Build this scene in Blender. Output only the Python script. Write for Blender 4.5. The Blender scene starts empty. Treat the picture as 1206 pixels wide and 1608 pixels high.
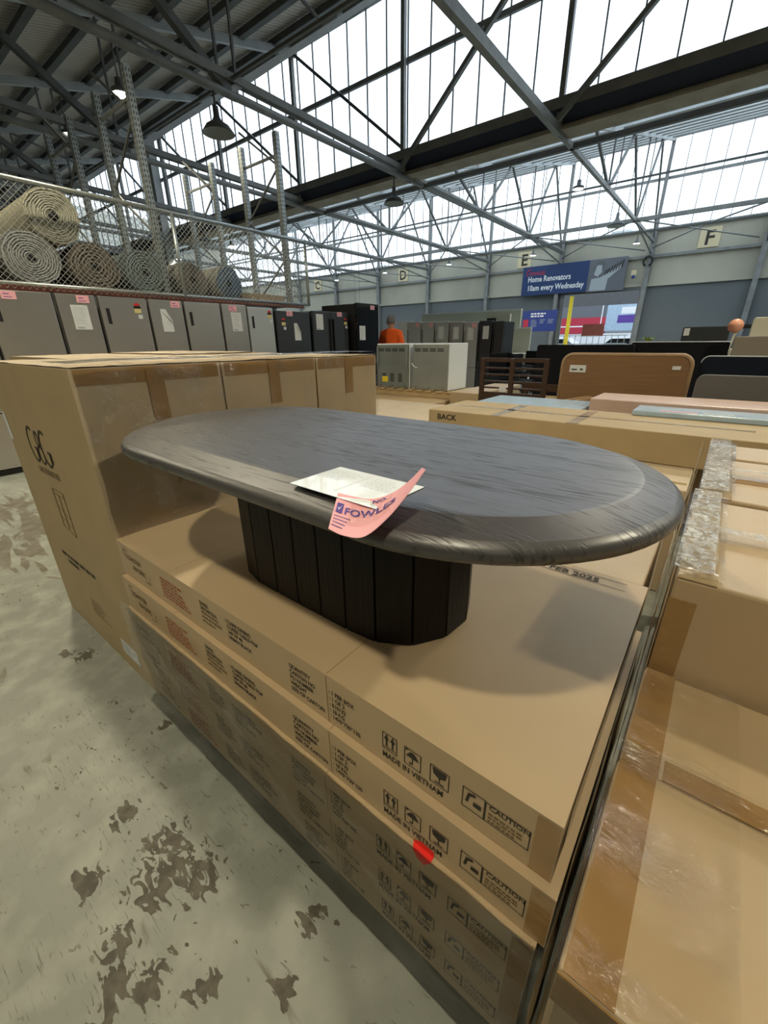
import bpy, bmesh, math, random
from mathutils import Vector, Matrix, noise
random.seed(7)
S = bpy.context.scene
C = S.collection
PI = math.pi

# ------------------------------------------------------------------ camera, world, lights, exposure
CAM_POS = Vector((1.507, -0.426, 1.329)); YAW, PITCH, ROLL, FPX = -0.6699, 0.3932, -0.0116, 648.6
_f = Vector((math.sin(YAW)*math.cos(PITCH), math.cos(YAW)*math.cos(PITCH), -math.sin(PITCH)))
_r = Vector((math.cos(YAW), -math.sin(YAW), 0)); _u = _r.cross(_f)
_c, _s = math.cos(ROLL), math.sin(ROLL)
R_, U_ = _c*_r + _s*_u, -_s*_r + _c*_u
cd = bpy.data.cameras.new('camera'); cam = bpy.data.objects.new('camera', cd); C.objects.link(cam)
cd.sensor_fit = 'VERTICAL'; cd.sensor_height = 36.0; cd.lens = FPX/1608*36.0
cd.clip_start = 0.02; cd.clip_end = 300
cam.matrix_world = Matrix(((R_.x, U_.x, -_f.x, CAM_POS.x), (R_.y, U_.y, -_f.y, CAM_POS.y), (R_.z, U_.z, -_f.z, CAM_POS.z), (0, 0, 0, 1)))
S.camera = cam
S.view_settings.view_transform = 'Standard'; S.view_settings.look = 'None'
S.view_settings.gamma = 1.0; S.view_settings.use_curve_mapping = False
S.view_settings.exposure = 0.66

SKY = 1.7; LAMP = 1.7
W = bpy.data.worlds.new('sky'); S.world = W; W.use_nodes = True
bg = W.node_tree.nodes['Background']; bg.inputs[0].default_value = (0.80, 0.90, 1.0, 1); bg.inputs[1].default_value = SKY

def area(name, loc, rot, sx, sy, energy, col=(1, 1, 1), portal=False, spread=PI):
    l = bpy.data.lights.new(name, 'AREA'); l.shape = 'RECTANGLE'; l.size = sx; l.size_y = sy; l.energy = energy; l.color = col
    l.spread = spread
    o = bpy.data.objects.new(name, l); C.objects.link(o); o.location = loc; o.rotation_euler = rot
    if portal: l.cycles.is_portal = True
    return o
# portals in the clerestory openings: they only guide the sampling of the real sky
area('portal', (-12, 12.25, 8.4), (PI/2, 0, PI), 36, 3.6, 1, portal=True).rotation_euler = (-PI/2, 0, 0)
area('portal', (-12, 27.95, 8.4), (-PI/2, 0, 0), 36, 3.6, 1, portal=True)
area('portal', (-12, -3.45, 8.4), (-PI/2, 0, 0), 36, 3.6, 1, portal=True)

# ------------------------------------------------------------------ materials
def mat(name, col, rough=0.6, metal=0.0, var=0.0, vscale=6.0, stretch=(1, 1, 1), bump=0.0, bscale=40.0, coat=0.0, spec=0.5, col2=None, emit=None, estr=0, detail=4.0):
    m = bpy.data.materials.new(name); m.use_nodes = True; nt = m.node_tree; b = nt.nodes['Principled BSDF']
    b.inputs['Base Color'].default_value = (*col, 1); b.inputs['Roughness'].default_value = rough
    b.inputs['Metallic'].default_value = metal; b.inputs['Specular IOR Level'].default_value = spec
    b.inputs['Coat Weight'].default_value = coat
    if emit: b.inputs['Emission Color'].default_value = (*emit, 1); b.inputs['Emission Strength'].default_value = estr
    if var or bump or col2:
        tc = nt.nodes.new('ShaderNodeTexCoord'); mp = nt.nodes.new('ShaderNodeMapping'); mp.inputs['Scale'].default_value = stretch
        nt.links.new(tc.outputs['Object'], mp.inputs[0])
    if var or col2:
        n = nt.nodes.new('ShaderNodeTexNoise'); n.inputs['Scale'].default_value = vscale; n.inputs['Detail'].default_value = detail
        nt.links.new(mp.outputs[0], n.inputs[0])
        rp = nt.nodes.new('ShaderNodeValToRGB'); rp.color_ramp.elements[0].position = 0.3; rp.color_ramp.elements[1].position = 0.7
        c2 = col2 or tuple(c*(1-var) for c in col)
        rp.color_ramp.elements[0].color = (*c2, 1); rp.color_ramp.elements[1].color = (*col, 1)
        nt.links.new(n.outputs[0], rp.inputs[0]); nt.links.new(rp.outputs[0], b.inputs['Base Color'])
    if bump:
        n2 = nt.nodes.new('ShaderNodeTexNoise'); n2.inputs['Scale'].default_value = bscale; n2.inputs['Detail'].default_value = 3
        nt.links.new(mp.outputs[0], n2.inputs[0])
        bp = nt.nodes.new('ShaderNodeBump'); bp.inputs['Strength'].default_value = bump; bp.inputs['Distance'].default_value = 0.01
        nt.links.new(n2.outputs[0], bp.inputs['Height']); nt.links.new(bp.outputs[0], b.inputs['Normal'])
    return m
M = {}
M['card'] = mat('cardboard', (0.50, 0.37, 0.22), 0.47, var=0.10, vscale=3, bump=0.12, bscale=14, spec=0.5)
M['card_kraft_shade'] = mat('cardboard_kraft_shade', (0.45, 0.34, 0.19), 0.6, var=0.12, vscale=4, bump=0.1, bscale=20, spec=0.3)  # darker kraft; the shade of unlit front faces is mixed into this colour
M['card_pale'] = mat('cardboard_pale', (0.56, 0.45, 0.31), 0.55, var=0.12, vscale=4, bump=0.15, bscale=14, spec=0.5)
M['card_dark'] = mat('cardboard_dark', (0.30, 0.19, 0.09), 0.6, var=0.15, vscale=4, bump=0.1, bscale=20)
M['tape'] = mat('brown_tape', (0.36, 0.215, 0.085), 0.22, var=0.12, vscale=12, bump=0.25, bscale=30, coat=0.3)
M['tape_shiny'] = mat('clear_tape', (0.50, 0.38, 0.22), 0.14, var=0.15, vscale=12, bump=0.5, bscale=22, coat=0.8)
M['ink'] = mat('ink', (0.035, 0.028, 0.02), 0.7)
M['ink_faint'] = mat('ink_faint', (0.17, 0.11, 0.05), 0.7)
M['ink_red'] = mat('ink_red', (0.36, 0.10, 0.05), 0.7)
M['red_tape'] = mat('red_sticker', (0.85, 0.03, 0.02), 0.4)
M['paper'] = mat('paper', (0.88, 0.92, 0.93), 0.25, var=0.06, vscale=30, coat=0.5)
M['paper_dull'] = mat('paper_dull', (0.70, 0.72, 0.74), 0.6, var=0.1, vscale=20)
M['print_grey'] = mat('print_grey', (0.38, 0.42, 0.45), 0.6)
M['pink'] = mat('pink_paper', (0.86, 0.42, 0.47), 0.55)
M['violet'] = mat('violet_ink', (0.10, 0.05, 0.30), 0.5)
M['steel_dark'] = mat('painted_steel', (0.13, 0.135, 0.13), 0.5, metal=0.0, var=0.3, vscale=3)
M['steel_mid'] = mat('grey_painted_steel', (0.24, 0.245, 0.235), 0.5, var=0.3, vscale=3)
M['steel_light'] = mat('pale_painted_steel', (0.42, 0.44, 0.44), 0.5, var=0.2, vscale=2)
M['galv'] = mat('galvanised_steel', (0.50, 0.54, 0.54), 0.38, metal=0.75, var=0.3, vscale=40)
M['galv_wire'] = mat('galvanised_wire', (0.42, 0.44, 0.42), 0.45, metal=0.6)
M['slot'] = mat('slot_black', (0.01, 0.01, 0.01), 0.8)
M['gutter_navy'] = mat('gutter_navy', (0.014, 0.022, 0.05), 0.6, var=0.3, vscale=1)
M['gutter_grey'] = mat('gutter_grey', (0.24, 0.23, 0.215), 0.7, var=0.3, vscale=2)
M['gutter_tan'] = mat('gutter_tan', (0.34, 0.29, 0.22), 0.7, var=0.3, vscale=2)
M['stainless'] = mat('brushed_stainless', (0.58, 0.55, 0.52), 0.30, metal=0.85, var=0.12, vscale=1.5, bump=0.02, bscale=8)
M['silver'] = mat('silver_enamel', (0.50, 0.52, 0.53), 0.35, metal=0.5)
M['charcoal'] = mat('charcoal_enamel', (0.055, 0.06, 0.068), 0.32, metal=0.4)
M['black'] = mat('black_plastic', (0.008, 0.008, 0.009), 0.4)
M['gloss_black'] = mat('black_glass', (0.006, 0.006, 0.008), 0.05, coat=0.5)
M['white_enamel'] = mat('white_enamel', (0.72, 0.77, 0.80), 0.3)
M['galv_panel'] = mat('zinc_panel', (0.42, 0.44, 0.43), 0.38, metal=0.7, var=0.15, vscale=4)
M['galv_panel_grey'] = mat('zinc_panel_grey', (0.27, 0.30, 0.29), 0.42, metal=0.5, var=0.15, vscale=4)
M['yellow'] = mat('yellow', (0.75, 0.58, 0.03), 0.5)
M['energy_yellow'] = mat('label_yellow', (0.66, 0.55, 0.25), 0.5)
M['red'] = mat('red_paint', (0.55, 0.02, 0.03), 0.5)
M['beam_red'] = mat('beam_red', (0.36, 0.10, 0.07), 0.5, var=0.3, vscale=8)
M['pallet'] = mat('pallet_wood', (0.50, 0.36, 0.19), 0.7, var=0.25, vscale=6, stretch=(1, 8, 8))
M['oak'] = mat('oak_veneer', (0.25, 0.135, 0.06), 0.42, var=0.2, vscale=5, stretch=(.6, 6, 14))
M['oak_edge'] = mat('oak_edge', (0.36, 0.235, 0.13), 0.4, var=0.15, vscale=5)
M['brown_wood'] = mat('dark_brown_wood', (0.055, 0.026, 0.016), 0.4, var=0.3, vscale=5, stretch=(1, 5, 12))
M['fab_black'] = mat('black_fabric', (0.010, 0.011, 0.015), 0.9, spec=0.15)
M['fab_navy'] = mat('navy_fabric', (0.008, 0.012, 0.022), 0.85, spec=0.2)
M['fab_grey'] = mat('grey_fabric', (0.13, 0.125, 0.125), 0.85, var=0.15, vscale=60)
M['piping_pale'] = mat('pale_piping', (0.42, 0.46, 0.47), 0.6)
M['taupe'] = mat('taupe_fabric', (0.27, 0.235, 0.19), 0.8)
M['cream'] = mat('cream_board', (0.62, 0.60, 0.50), 0.6)
M['blue_film'] = mat('blue_film', (0.42, 0.56, 0.70), 0.25, var=0.15, vscale=8, bump=0.15, bscale=14, coat=0.3)
M['pinkish_card'] = mat('pinkish_card', (0.62, 0.44, 0.36), 0.35, var=0.1, vscale=8)
M['orange'] = mat('orange_cloth', (0.95, 0.13, 0.01), 0.8, var=0.15, vscale=9, bump=0.3, bscale=8)
M['skin'] = mat('skin', (0.50, 0.27, 0.18), 0.5)
M['hair'] = mat('grey_hair', (0.18, 0.18, 0.18), 0.8, var=0.4, vscale=60)
M['navy_cloth'] = mat('navy_cloth', (0.02, 0.025, 0.045), 0.8)
M['salmon'] = mat('salmon', (0.72, 0.33, 0.22), 0.4)
M['leaf'] = mat('leaf', (0.16, 0.28, 0.06), 0.5)
M['sign_blue'] = mat('sign_blue', (0.018, 0.045, 0.14), 0.45)
M['sign_blue2'] = mat('sign_blue_bright', (0.03, 0.05, 0.22), 0.45)
M['sign_grey'] = mat('sign_grey', (0.13, 0.14, 0.16), 0.5)
M['sign_white'] = mat('sign_white', (0.78, 0.80, 0.82), 0.5)
M['sign_cream'] = mat('sign_cream', (0.62, 0.53, 0.33), 0.5)
M['sign_red'] = mat('sign_red', (0.45, 0.03, 0.06), 0.5)
M['green_lit'] = mat('exit_green', (0.02, 0.35, 0.16), 0.5, emit=(0.02, 0.6, 0.3), estr=0.6)
M['lamp_on'] = mat('lamp_glow', (1, 1, 1), 0.5, emit=(1.0, 0.98, 0.86), estr=14)
M['shade'] = mat('enamel_shade', (0.11, 0.12, 0.12), 0.5)
M['shade_in'] = mat('enamel_shade_inside', (0.33, 0.35, 0.33), 0.5)
M['ext_dark'] = mat('corrugated_dark', (0.11, 0.115, 0.12), 0.6, var=0.5, vscale=9, stretch=(9, 1, .1))
M['ext_roof'] = mat('neighbour_roof', (0.36, 0.40, 0.42), 0.6, var=0.3, vscale=9, stretch=(9, 1, .3))
M['asphalt'] = mat('asphalt', (0.16, 0.16, 0.16), 0.9)
M['partition'] = mat('partition_cream', (0.60, 0.62, 0.52), 0.6)
M['carpet_cream'] = mat('carpet_cream', (0.30, 0.28, 0.20), 0.95, var=0.3, vscale=20)
M['rim_cream'] = mat('carpet_edge_cream', (0.46, 0.45, 0.37), 0.9)
M['carpet_grey'] = mat('carpet_grey', (0.22, 0.22, 0.21), 0.95, var=0.3, vscale=20)
M['rim_grey'] = mat('carpet_edge_grey', (0.50, 0.52, 0.52), 0.9)
M['carpet_brown'] = mat('carpet_brown', (0.12, 0.10, 0.08), 0.95, var=0.4, vscale=20)
M['rim_brown'] = mat('carpet_edge_brown', (0.26, 0.22, 0.18), 0.9)
M['carpet_teal'] = mat('carpet_teal', (0.12, 0.15, 0.155), 0.95, var=0.3, vscale=20)
M['rim_teal'] = mat('carpet_edge_teal', (0.25, 0.32, 0.33), 0.9)
M['carpet_taupe'] = mat('carpet_taupe', (0.25, 0.24, 0.21), 0.95, var=0.3, vscale=20)
M['carpet_blue'] = mat('carpet_blue', (0.06, 0.12, 0.22), 0.95, var=0.3, vscale=20)
M['rim_blue'] = mat('carpet_edge_blue', (0.12, 0.20, 0.32), 0.9)

def film_mat():
    m = bpy.data.materials.new('stretch_film'); m.use_nodes = True; nt = m.node_tree; nt.nodes.remove(nt.nodes['Principled BSDF'])
    out = nt.nodes['Material Output']; mix = nt.nodes.new('ShaderNodeMixShader'); tr = nt.nodes.new('ShaderNodeBsdfTransparent'); gl = nt.nodes.new('ShaderNodeBsdfGlossy')
    tr.inputs[0].default_value = (0.97, 0.97, 0.95, 1)
    gl.inputs['Roughness'].default_value = 0.10
    tc = nt.nodes.new('ShaderNodeTexCoord'); mp = nt.nodes.new('ShaderNodeMapping'); mp.inputs['Scale'].default_value = (1, 2.6, 1.6); mp.inputs['Rotation'].default_value = (0, 0, .35)
    n = nt.nodes.new('ShaderNodeTexNoise'); n.inputs['Scale'].default_value = 22; n.inputs['Detail'].default_value = 5; n.inputs['Distortion'].default_value = 1.2
    bp = nt.nodes.new('ShaderNodeBump'); bp.inputs['Strength'].default_value = 0.9; bp.inputs['Distance'].default_value = 0.012
    n2 = nt.nodes.new('ShaderNodeTexNoise'); n2.inputs['Scale'].default_value = 5; n2.inputs['Detail'].default_value = 4
    mr = nt.nodes.new('ShaderNodeMapRange'); mr.inputs[1].default_value = 0.40; mr.inputs[2].default_value = 0.68; mr.inputs[3].default_value = 0.0; mr.inputs[4].default_value = 0.17
    fr = nt.nodes.new('ShaderNodeFresnel'); fr.inputs[0].default_value = 1.18
    ad = nt.nodes.new('ShaderNodeMath'); ad.operation = 'ADD'; ad.use_clamp = True
    L = nt.links.new
    L(tc.outputs['Object'], mp.inputs[0]); L(mp.outputs[0], n.inputs[0]); L(mp.outputs[0], n2.inputs[0]); L(n.outputs[0], bp.inputs['Height'])
    L(bp.outputs[0], gl.inputs['Normal']); L(n2.outputs[0], mr.inputs[0])
    L(mr.outputs[0], ad.inputs[0]); L(fr.outputs[0], ad.inputs[1]); L(ad.outputs[0], mix.inputs[0]); L(tr.outputs[0], mix.inputs[1]); L(gl.outputs[0], mix.inputs[2]); L(mix.outputs[0], out.inputs[0])
    return m
M['film'] = film_mat()
def bunched_mat():
    m = mat('bunched_film', (0.72, 0.73, 0.70), 0.22, coat=1.0)
    nt = m.node_tree; b = nt.nodes['Principled BSDF']; L = nt.links.new
    tc = nt.nodes.new('ShaderNodeTexCoord'); mp = nt.nodes.new('ShaderNodeMapping'); mp.inputs['Scale'].default_value = (1.5, 1, 1); mp.inputs['Rotation'].default_value = (0, 0, .5)
    n = nt.nodes.new('ShaderNodeTexNoise'); n.inputs['Scale'].default_value = 38; n.inputs['Detail'].default_value = 6; n.inputs['Distortion'].default_value = 1.5
    bp = nt.nodes.new('ShaderNodeBump'); bp.inputs['Strength'].default_value = 1; bp.inputs['Distance'].default_value = 0.01
    mr = nt.nodes.new('ShaderNodeMapRange'); mr.inputs[1].default_value = .36; mr.inputs[2].default_value = .62; mr.inputs[3].default_value = .08; mr.inputs[4].default_value = .75
    L(tc.outputs['Object'], mp.inputs[0]); L(mp.outputs[0], n.inputs[0]); L(n.outputs[0], bp.inputs['Height']); L(bp.outputs[0], b.inputs['Normal']); L(bp.outputs[0], b.inputs['Coat Normal']); L(n.outputs[0], mr.inputs[0]); L(mr.outputs[0], b.inputs['Alpha'])
    return m
M['bunched'] = bunched_mat()

def glass_mat(name, tint, milk):
    # thin glazing: mostly clear, a little milky from dirt
    m = bpy.data.materials.new(name); m.use_nodes = True; nt = m.node_tree; nt.nodes.remove(nt.nodes['Principled BSDF'])
    out = nt.nodes['Material Output']; mix = nt.nodes.new('ShaderNodeMixShader'); tr = nt.nodes.new('ShaderNodeBsdfTransparent'); tl = nt.nodes.new('ShaderNodeBsdfTranslucent')
    tr.inputs[0].default_value = (*tint, 1); tl.inputs[0].default_value = (0.9, 0.93, 0.95, 1)
    tc = nt.nodes.new('ShaderNodeTexCoord'); n = nt.nodes.new('ShaderNodeTexNoise'); n.inputs['Scale'].default_value = 0.8
    mr = nt.nodes.new('ShaderNodeMapRange'); mr.inputs[1].default_value = .35; mr.inputs[2].default_value = .65; mr.inputs[3].default_value = milk*.5; mr.inputs[4].default_value = milk*1.5
    L = nt.links.new
    L(tc.outputs['Object'], n.inputs[0]); L(n.outputs[0], mr.inputs[0]); L(mr.outputs[0], mix.inputs[0])
    L(tr.outputs[0], mix.inputs[1]); L(tl.outputs[0], mix.inputs[2]); L(mix.outputs[0], out.inputs[0])
    return m
M['glass'] = glass_mat('wired_glass', (0.93, 0.97, 0.99), 0.25)
M['poly'] = glass_mat('translucent_sheet', (0.86, 0.93, 0.96), 0.5)

def wood_black():
    m = bpy.data.materials.new('black_stained_oak'); m.use_nodes = True; nt = m.node_tree; b = nt.nodes['Principled BSDF']; L = nt.links.new
    tc = nt.nodes.new('ShaderNodeTexCoord')
    def nz(scale, sc, det=4, dist=0.0):
        mp = nt.nodes.new('ShaderNodeMapping'); mp.inputs['Scale'].default_value = sc; L(tc.outputs['Object'], mp.inputs[0])
        n = nt.nodes.new('ShaderNodeTexNoise'); n.inputs['Scale'].default_value = scale; n.inputs['Detail'].default_value = det; n.inputs['Distortion'].default_value = dist
        L(mp.outputs[0], n.inputs[0]); return n.outputs[0]
    pores = nz(1.0, (13, 190, 60), 3, .6); broad = nz(1.0, (1.6, 16, 8), 3, 1.0)
    sub = nt.nodes.new('ShaderNodeMath'); sub.operation = 'MULTIPLY_ADD'; L(broad, sub.inputs[0]); sub.inputs[1].default_value = .45; L(pores, sub.inputs[2])
    pr = nt.nodes.new('ShaderNodeMapRange'); pr.inputs[1].default_value = .56; pr.inputs[2].default_value = .70; L(sub.outputs[0], pr.inputs[0])
    rp = nt.nodes.new('ShaderNodeMix'); rp.data_type = 'RGBA'; rp.inputs[6].default_value = (0.008, 0.007, 0.007, 1); rp.inputs[7].default_value = (0.050, 0.045, 0.045, 1)
    L(pr.outputs[0], rp.inputs[0]); L(rp.outputs[2], b.inputs['Base Color'])
    mr = nt.nodes.new('ShaderNodeMapRange'); mr.inputs[3].default_value = 0.58; mr.inputs[4].default_value = 0.40
    L(pr.outputs[0], mr.inputs[0]); L(mr.outputs[0], b.inputs['Roughness'])
    bp = nt.nodes.new('ShaderNodeBump'); bp.inputs['Strength'].default_value = 0.6; bp.inputs['Distance'].default_value = 0.0005
    L(pr.outputs[0], bp.inputs['Height']); L(bp.outputs[0], b.inputs['Normal'])
    b.inputs['Specular IOR Level'].default_value = 1.0; b.inputs['Coat Weight'].default_value = 0.12; b.inputs['Coat Roughness'].default_value = 0.27; b.inputs['Coat IOR'].default_value = 1.6
    return m
M['black_oak'] = wood_black()
M['base_wood'] = mat('black_stained_slats', (0.010, 0.007, 0.006), 0.5, spec=.25, var=0.5, vscale=6, stretch=(14, 14, 1), bump=0.15, bscale=10)

def floor_mat():
    m = bpy.data.materials.new('worn_concrete'); m.use_nodes = True; nt = m.node_tree; b = nt.nodes['Principled BSDF']; L = nt.links.new
    N = nt.nodes.new
    tc = N('ShaderNodeTexCoord')
    def noi(scale, detail=5, dist=0, sc=(1, 1, 1), rot=0):
        mp = N('ShaderNodeMapping'); mp.inputs['Scale'].default_value = sc; mp.inputs['Rotation'].default_value = (0, 0, rot); L(tc.outputs['Object'], mp.inputs[0])
        n = N('ShaderNodeTexNoise'); n.inputs['Scale'].default_value = scale; n.inputs['Detail'].default_value = detail; n.inputs['Distortion'].default_value = dist
        L(mp.outputs[0], n.inputs[0]); return n.outputs[0]
    def math_(op, a, c, clamp=False):
        k = N('ShaderNodeMath'); k.operation = op; k.use_clamp = clamp
        for i, v in enumerate((a, c)):
            if isinstance(v, (int, float)): k.inputs[i].default_value = v
            else: L(v, k.inputs[i])
        return k.outputs[0]
    def step(v, a, c):
        k = N('ShaderNodeMapRange'); k.inputs[1].default_value = a; k.inputs[2].default_value = c; L(v, k.inputs[0]); return k.outputs[0]
    def mixc(f, a, c):
        k = N('ShaderNodeMix'); k.data_type = 'RGBA'; L(f, k.inputs[0])
        for i, v in ((6, a), (7, c)):
            if isinstance(v, tuple): k.inputs[i].default_value = (*v, 1)
            else: L(v, k.inputs[i])
        return k.outputs[2]
    base = mixc(step(noi(1.3, 6), .3, .7), (0.185, 0.195, 0.165), (0.255, 0.265, 0.228))
    base = mixc(step(noi(9, 5), .45, .75), base, (0.33, 0.34, 0.29))
    # peeled patches round fixed spots (x, y, radius)
    spots = [(0.375, -0.29, .042), (0.63, -0.285, .075), (0.70, -0.235, .05), (0.545, -0.24, .05), (0.75, -0.46, .05), (0.80, -0.40, .045), (0.67, -0.42, .035), (1.0, -0.10, .03),
             (-0.53, -0.10, .04), (-0.60, -0.16, .03), (-0.9, -0.42, .06), (0.47, -0.42, .04), (0.15, -0.05, .02), (0.9, -0.33, .04), (1.05, -0.22, .03)]
    acc = None
    warp = noi(17, 8, 1.3, (1, 1.9, 1), .5); 
    for x, y, r in spots:
        vd = N('ShaderNodeVectorMath'); vd.operation = 'DISTANCE'; L(tc.outputs['Object'], vd.inputs[0]); vd.inputs[1].default_value = (x, y, 0)
        v = math_('SUBTRACT', 1.0, math_('DIVIDE', vd.outputs['Value'], r*1.9), True)
        acc = v if acc is None else math_('MAXIMUM', acc, v)
    m1 = step(math_('ADD', math_('MULTIPLY', acc, .42), warp), .735, .75)
    tiny = step(noi(24, 4, .8, (1, 2.2, 1), .9), .655, .675)
    clus = step(noi(1.7, 2), .45, .62)
    m2 = math_('MULTIPLY', tiny, clus)
    s1 = step(noi(14, 2, .3, (1, 22, 1), .55), .67, .69); s2 = step(noi(9, 2, .3, (1, 30, 1), -.25), .68, .70)
    scr = math_('MULTIPLY', math_('MAXIMUM', s1, s2), step(noi(2.1, 3), .46, .6))
    vd = N('ShaderNodeVectorMath'); vd.operation = 'DISTANCE'; L(tc.outputs['Object'], vd.inputs[0]); vd.inputs[1].default_value = (-2.75, -.35, 0)
    reg = math_('SUBTRACT', 1.6, vd.outputs['Value'], True)
    m3 = step(math_('ADD', noi(2.2, 7, 1.0, (1, 3.4, 1), -.35), math_('MULTIPLY', reg, .22)), .66, .71)
    base = mixc(m3, base, mixc(step(noi(12, 5), .4, .6), (0.12, 0.105, 0.075), (0.17, 0.155, 0.12)))
    dark = math_('MAXIMUM', m1, m2, True)
    dcol = mixc(step(noi(30, 4), .4, .6), (0.060, 0.052, 0.034), (0.105, 0.093, 0.065))
    col = mixc(dark, base, dcol); col = mixc(math_('MULTIPLY', scr, .85), col, (0.06, 0.06, 0.045))
    L(col, b.inputs['Base Color'])
    rr = N('ShaderNodeMapRange'); rr.inputs[3].default_value = .5; rr.inputs[4].default_value = .62; L(dark, rr.inputs[0]); L(rr.outputs[0], b.inputs['Roughness'])
    bp = N('ShaderNodeBump'); bp.invert = True; bp.inputs['Strength'].default_value = .3; bp.inputs['Distance'].default_value = .003; L(dark, bp.inputs['Height']); L(bp.outputs[0], b.inputs['Normal'])
    return m
M['floor'] = floor_mat()

def wall_mat():
    m = mat('stained_precast', (0.47, 0.45, 0.36), 0.8, var=0.3, vscale=0.35, stretch=(1, 1, .6))
    return m
M['concrete'] = wall_mat()
M['dado'] = mat('grey_wall_paint', (0.13, 0.143, 0.147), 0.7, var=0.12, vscale=.4)
def roof_mat(name, c1, c2, rough=.7):
    m = bpy.data.materials.new(name); m.use_nodes = True; nt = m.node_tree; b = nt.nodes['Principled BSDF']; L = nt.links.new
    tc = nt.nodes.new('ShaderNodeTexCoord'); w = nt.nodes.new('ShaderNodeTexWave'); w.bands_direction = 'X'; w.inputs['Scale'].default_value = 2.1
    L(tc.outputs['Object'], w.inputs[0]); rp = nt.nodes.new('ShaderNodeValToRGB'); rp.color_ramp.elements[0].color = (*c1, 1); rp.color_ramp.elements[1].color = (*c2, 1)
    L(w.outputs[0], rp.inputs[0])
    n = nt.nodes.new('ShaderNodeTexNoise'); n.inputs['Scale'].default_value = .9; L(tc.outputs['Object'], n.inputs[0])
    mx = nt.nodes.new('ShaderNodeMix'); mx.data_type = 'RGBA'; mx.blend_type = 'MULTIPLY'; mx.inputs[0].default_value = .15; L(rp.outputs[0], mx.inputs[6]); L(n.outputs[0], mx.inputs[7])
    L(mx.outputs[2], b.inputs['Base Color']); b.inputs['Roughness'].default_value = rough
    bp = nt.nodes.new('ShaderNodeBump'); bp.inputs['Strength'].default_value = .8; bp.inputs['Distance'].default_value = .03; L(w.outputs[0], bp.inputs['Height']); L(bp.outputs[0], b.inputs['Normal'])
    return m
M['roof'] = roof_mat('corrugated_roof', (0.50, 0.45, 0.39), (0.72, 0.66, 0.57))

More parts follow.
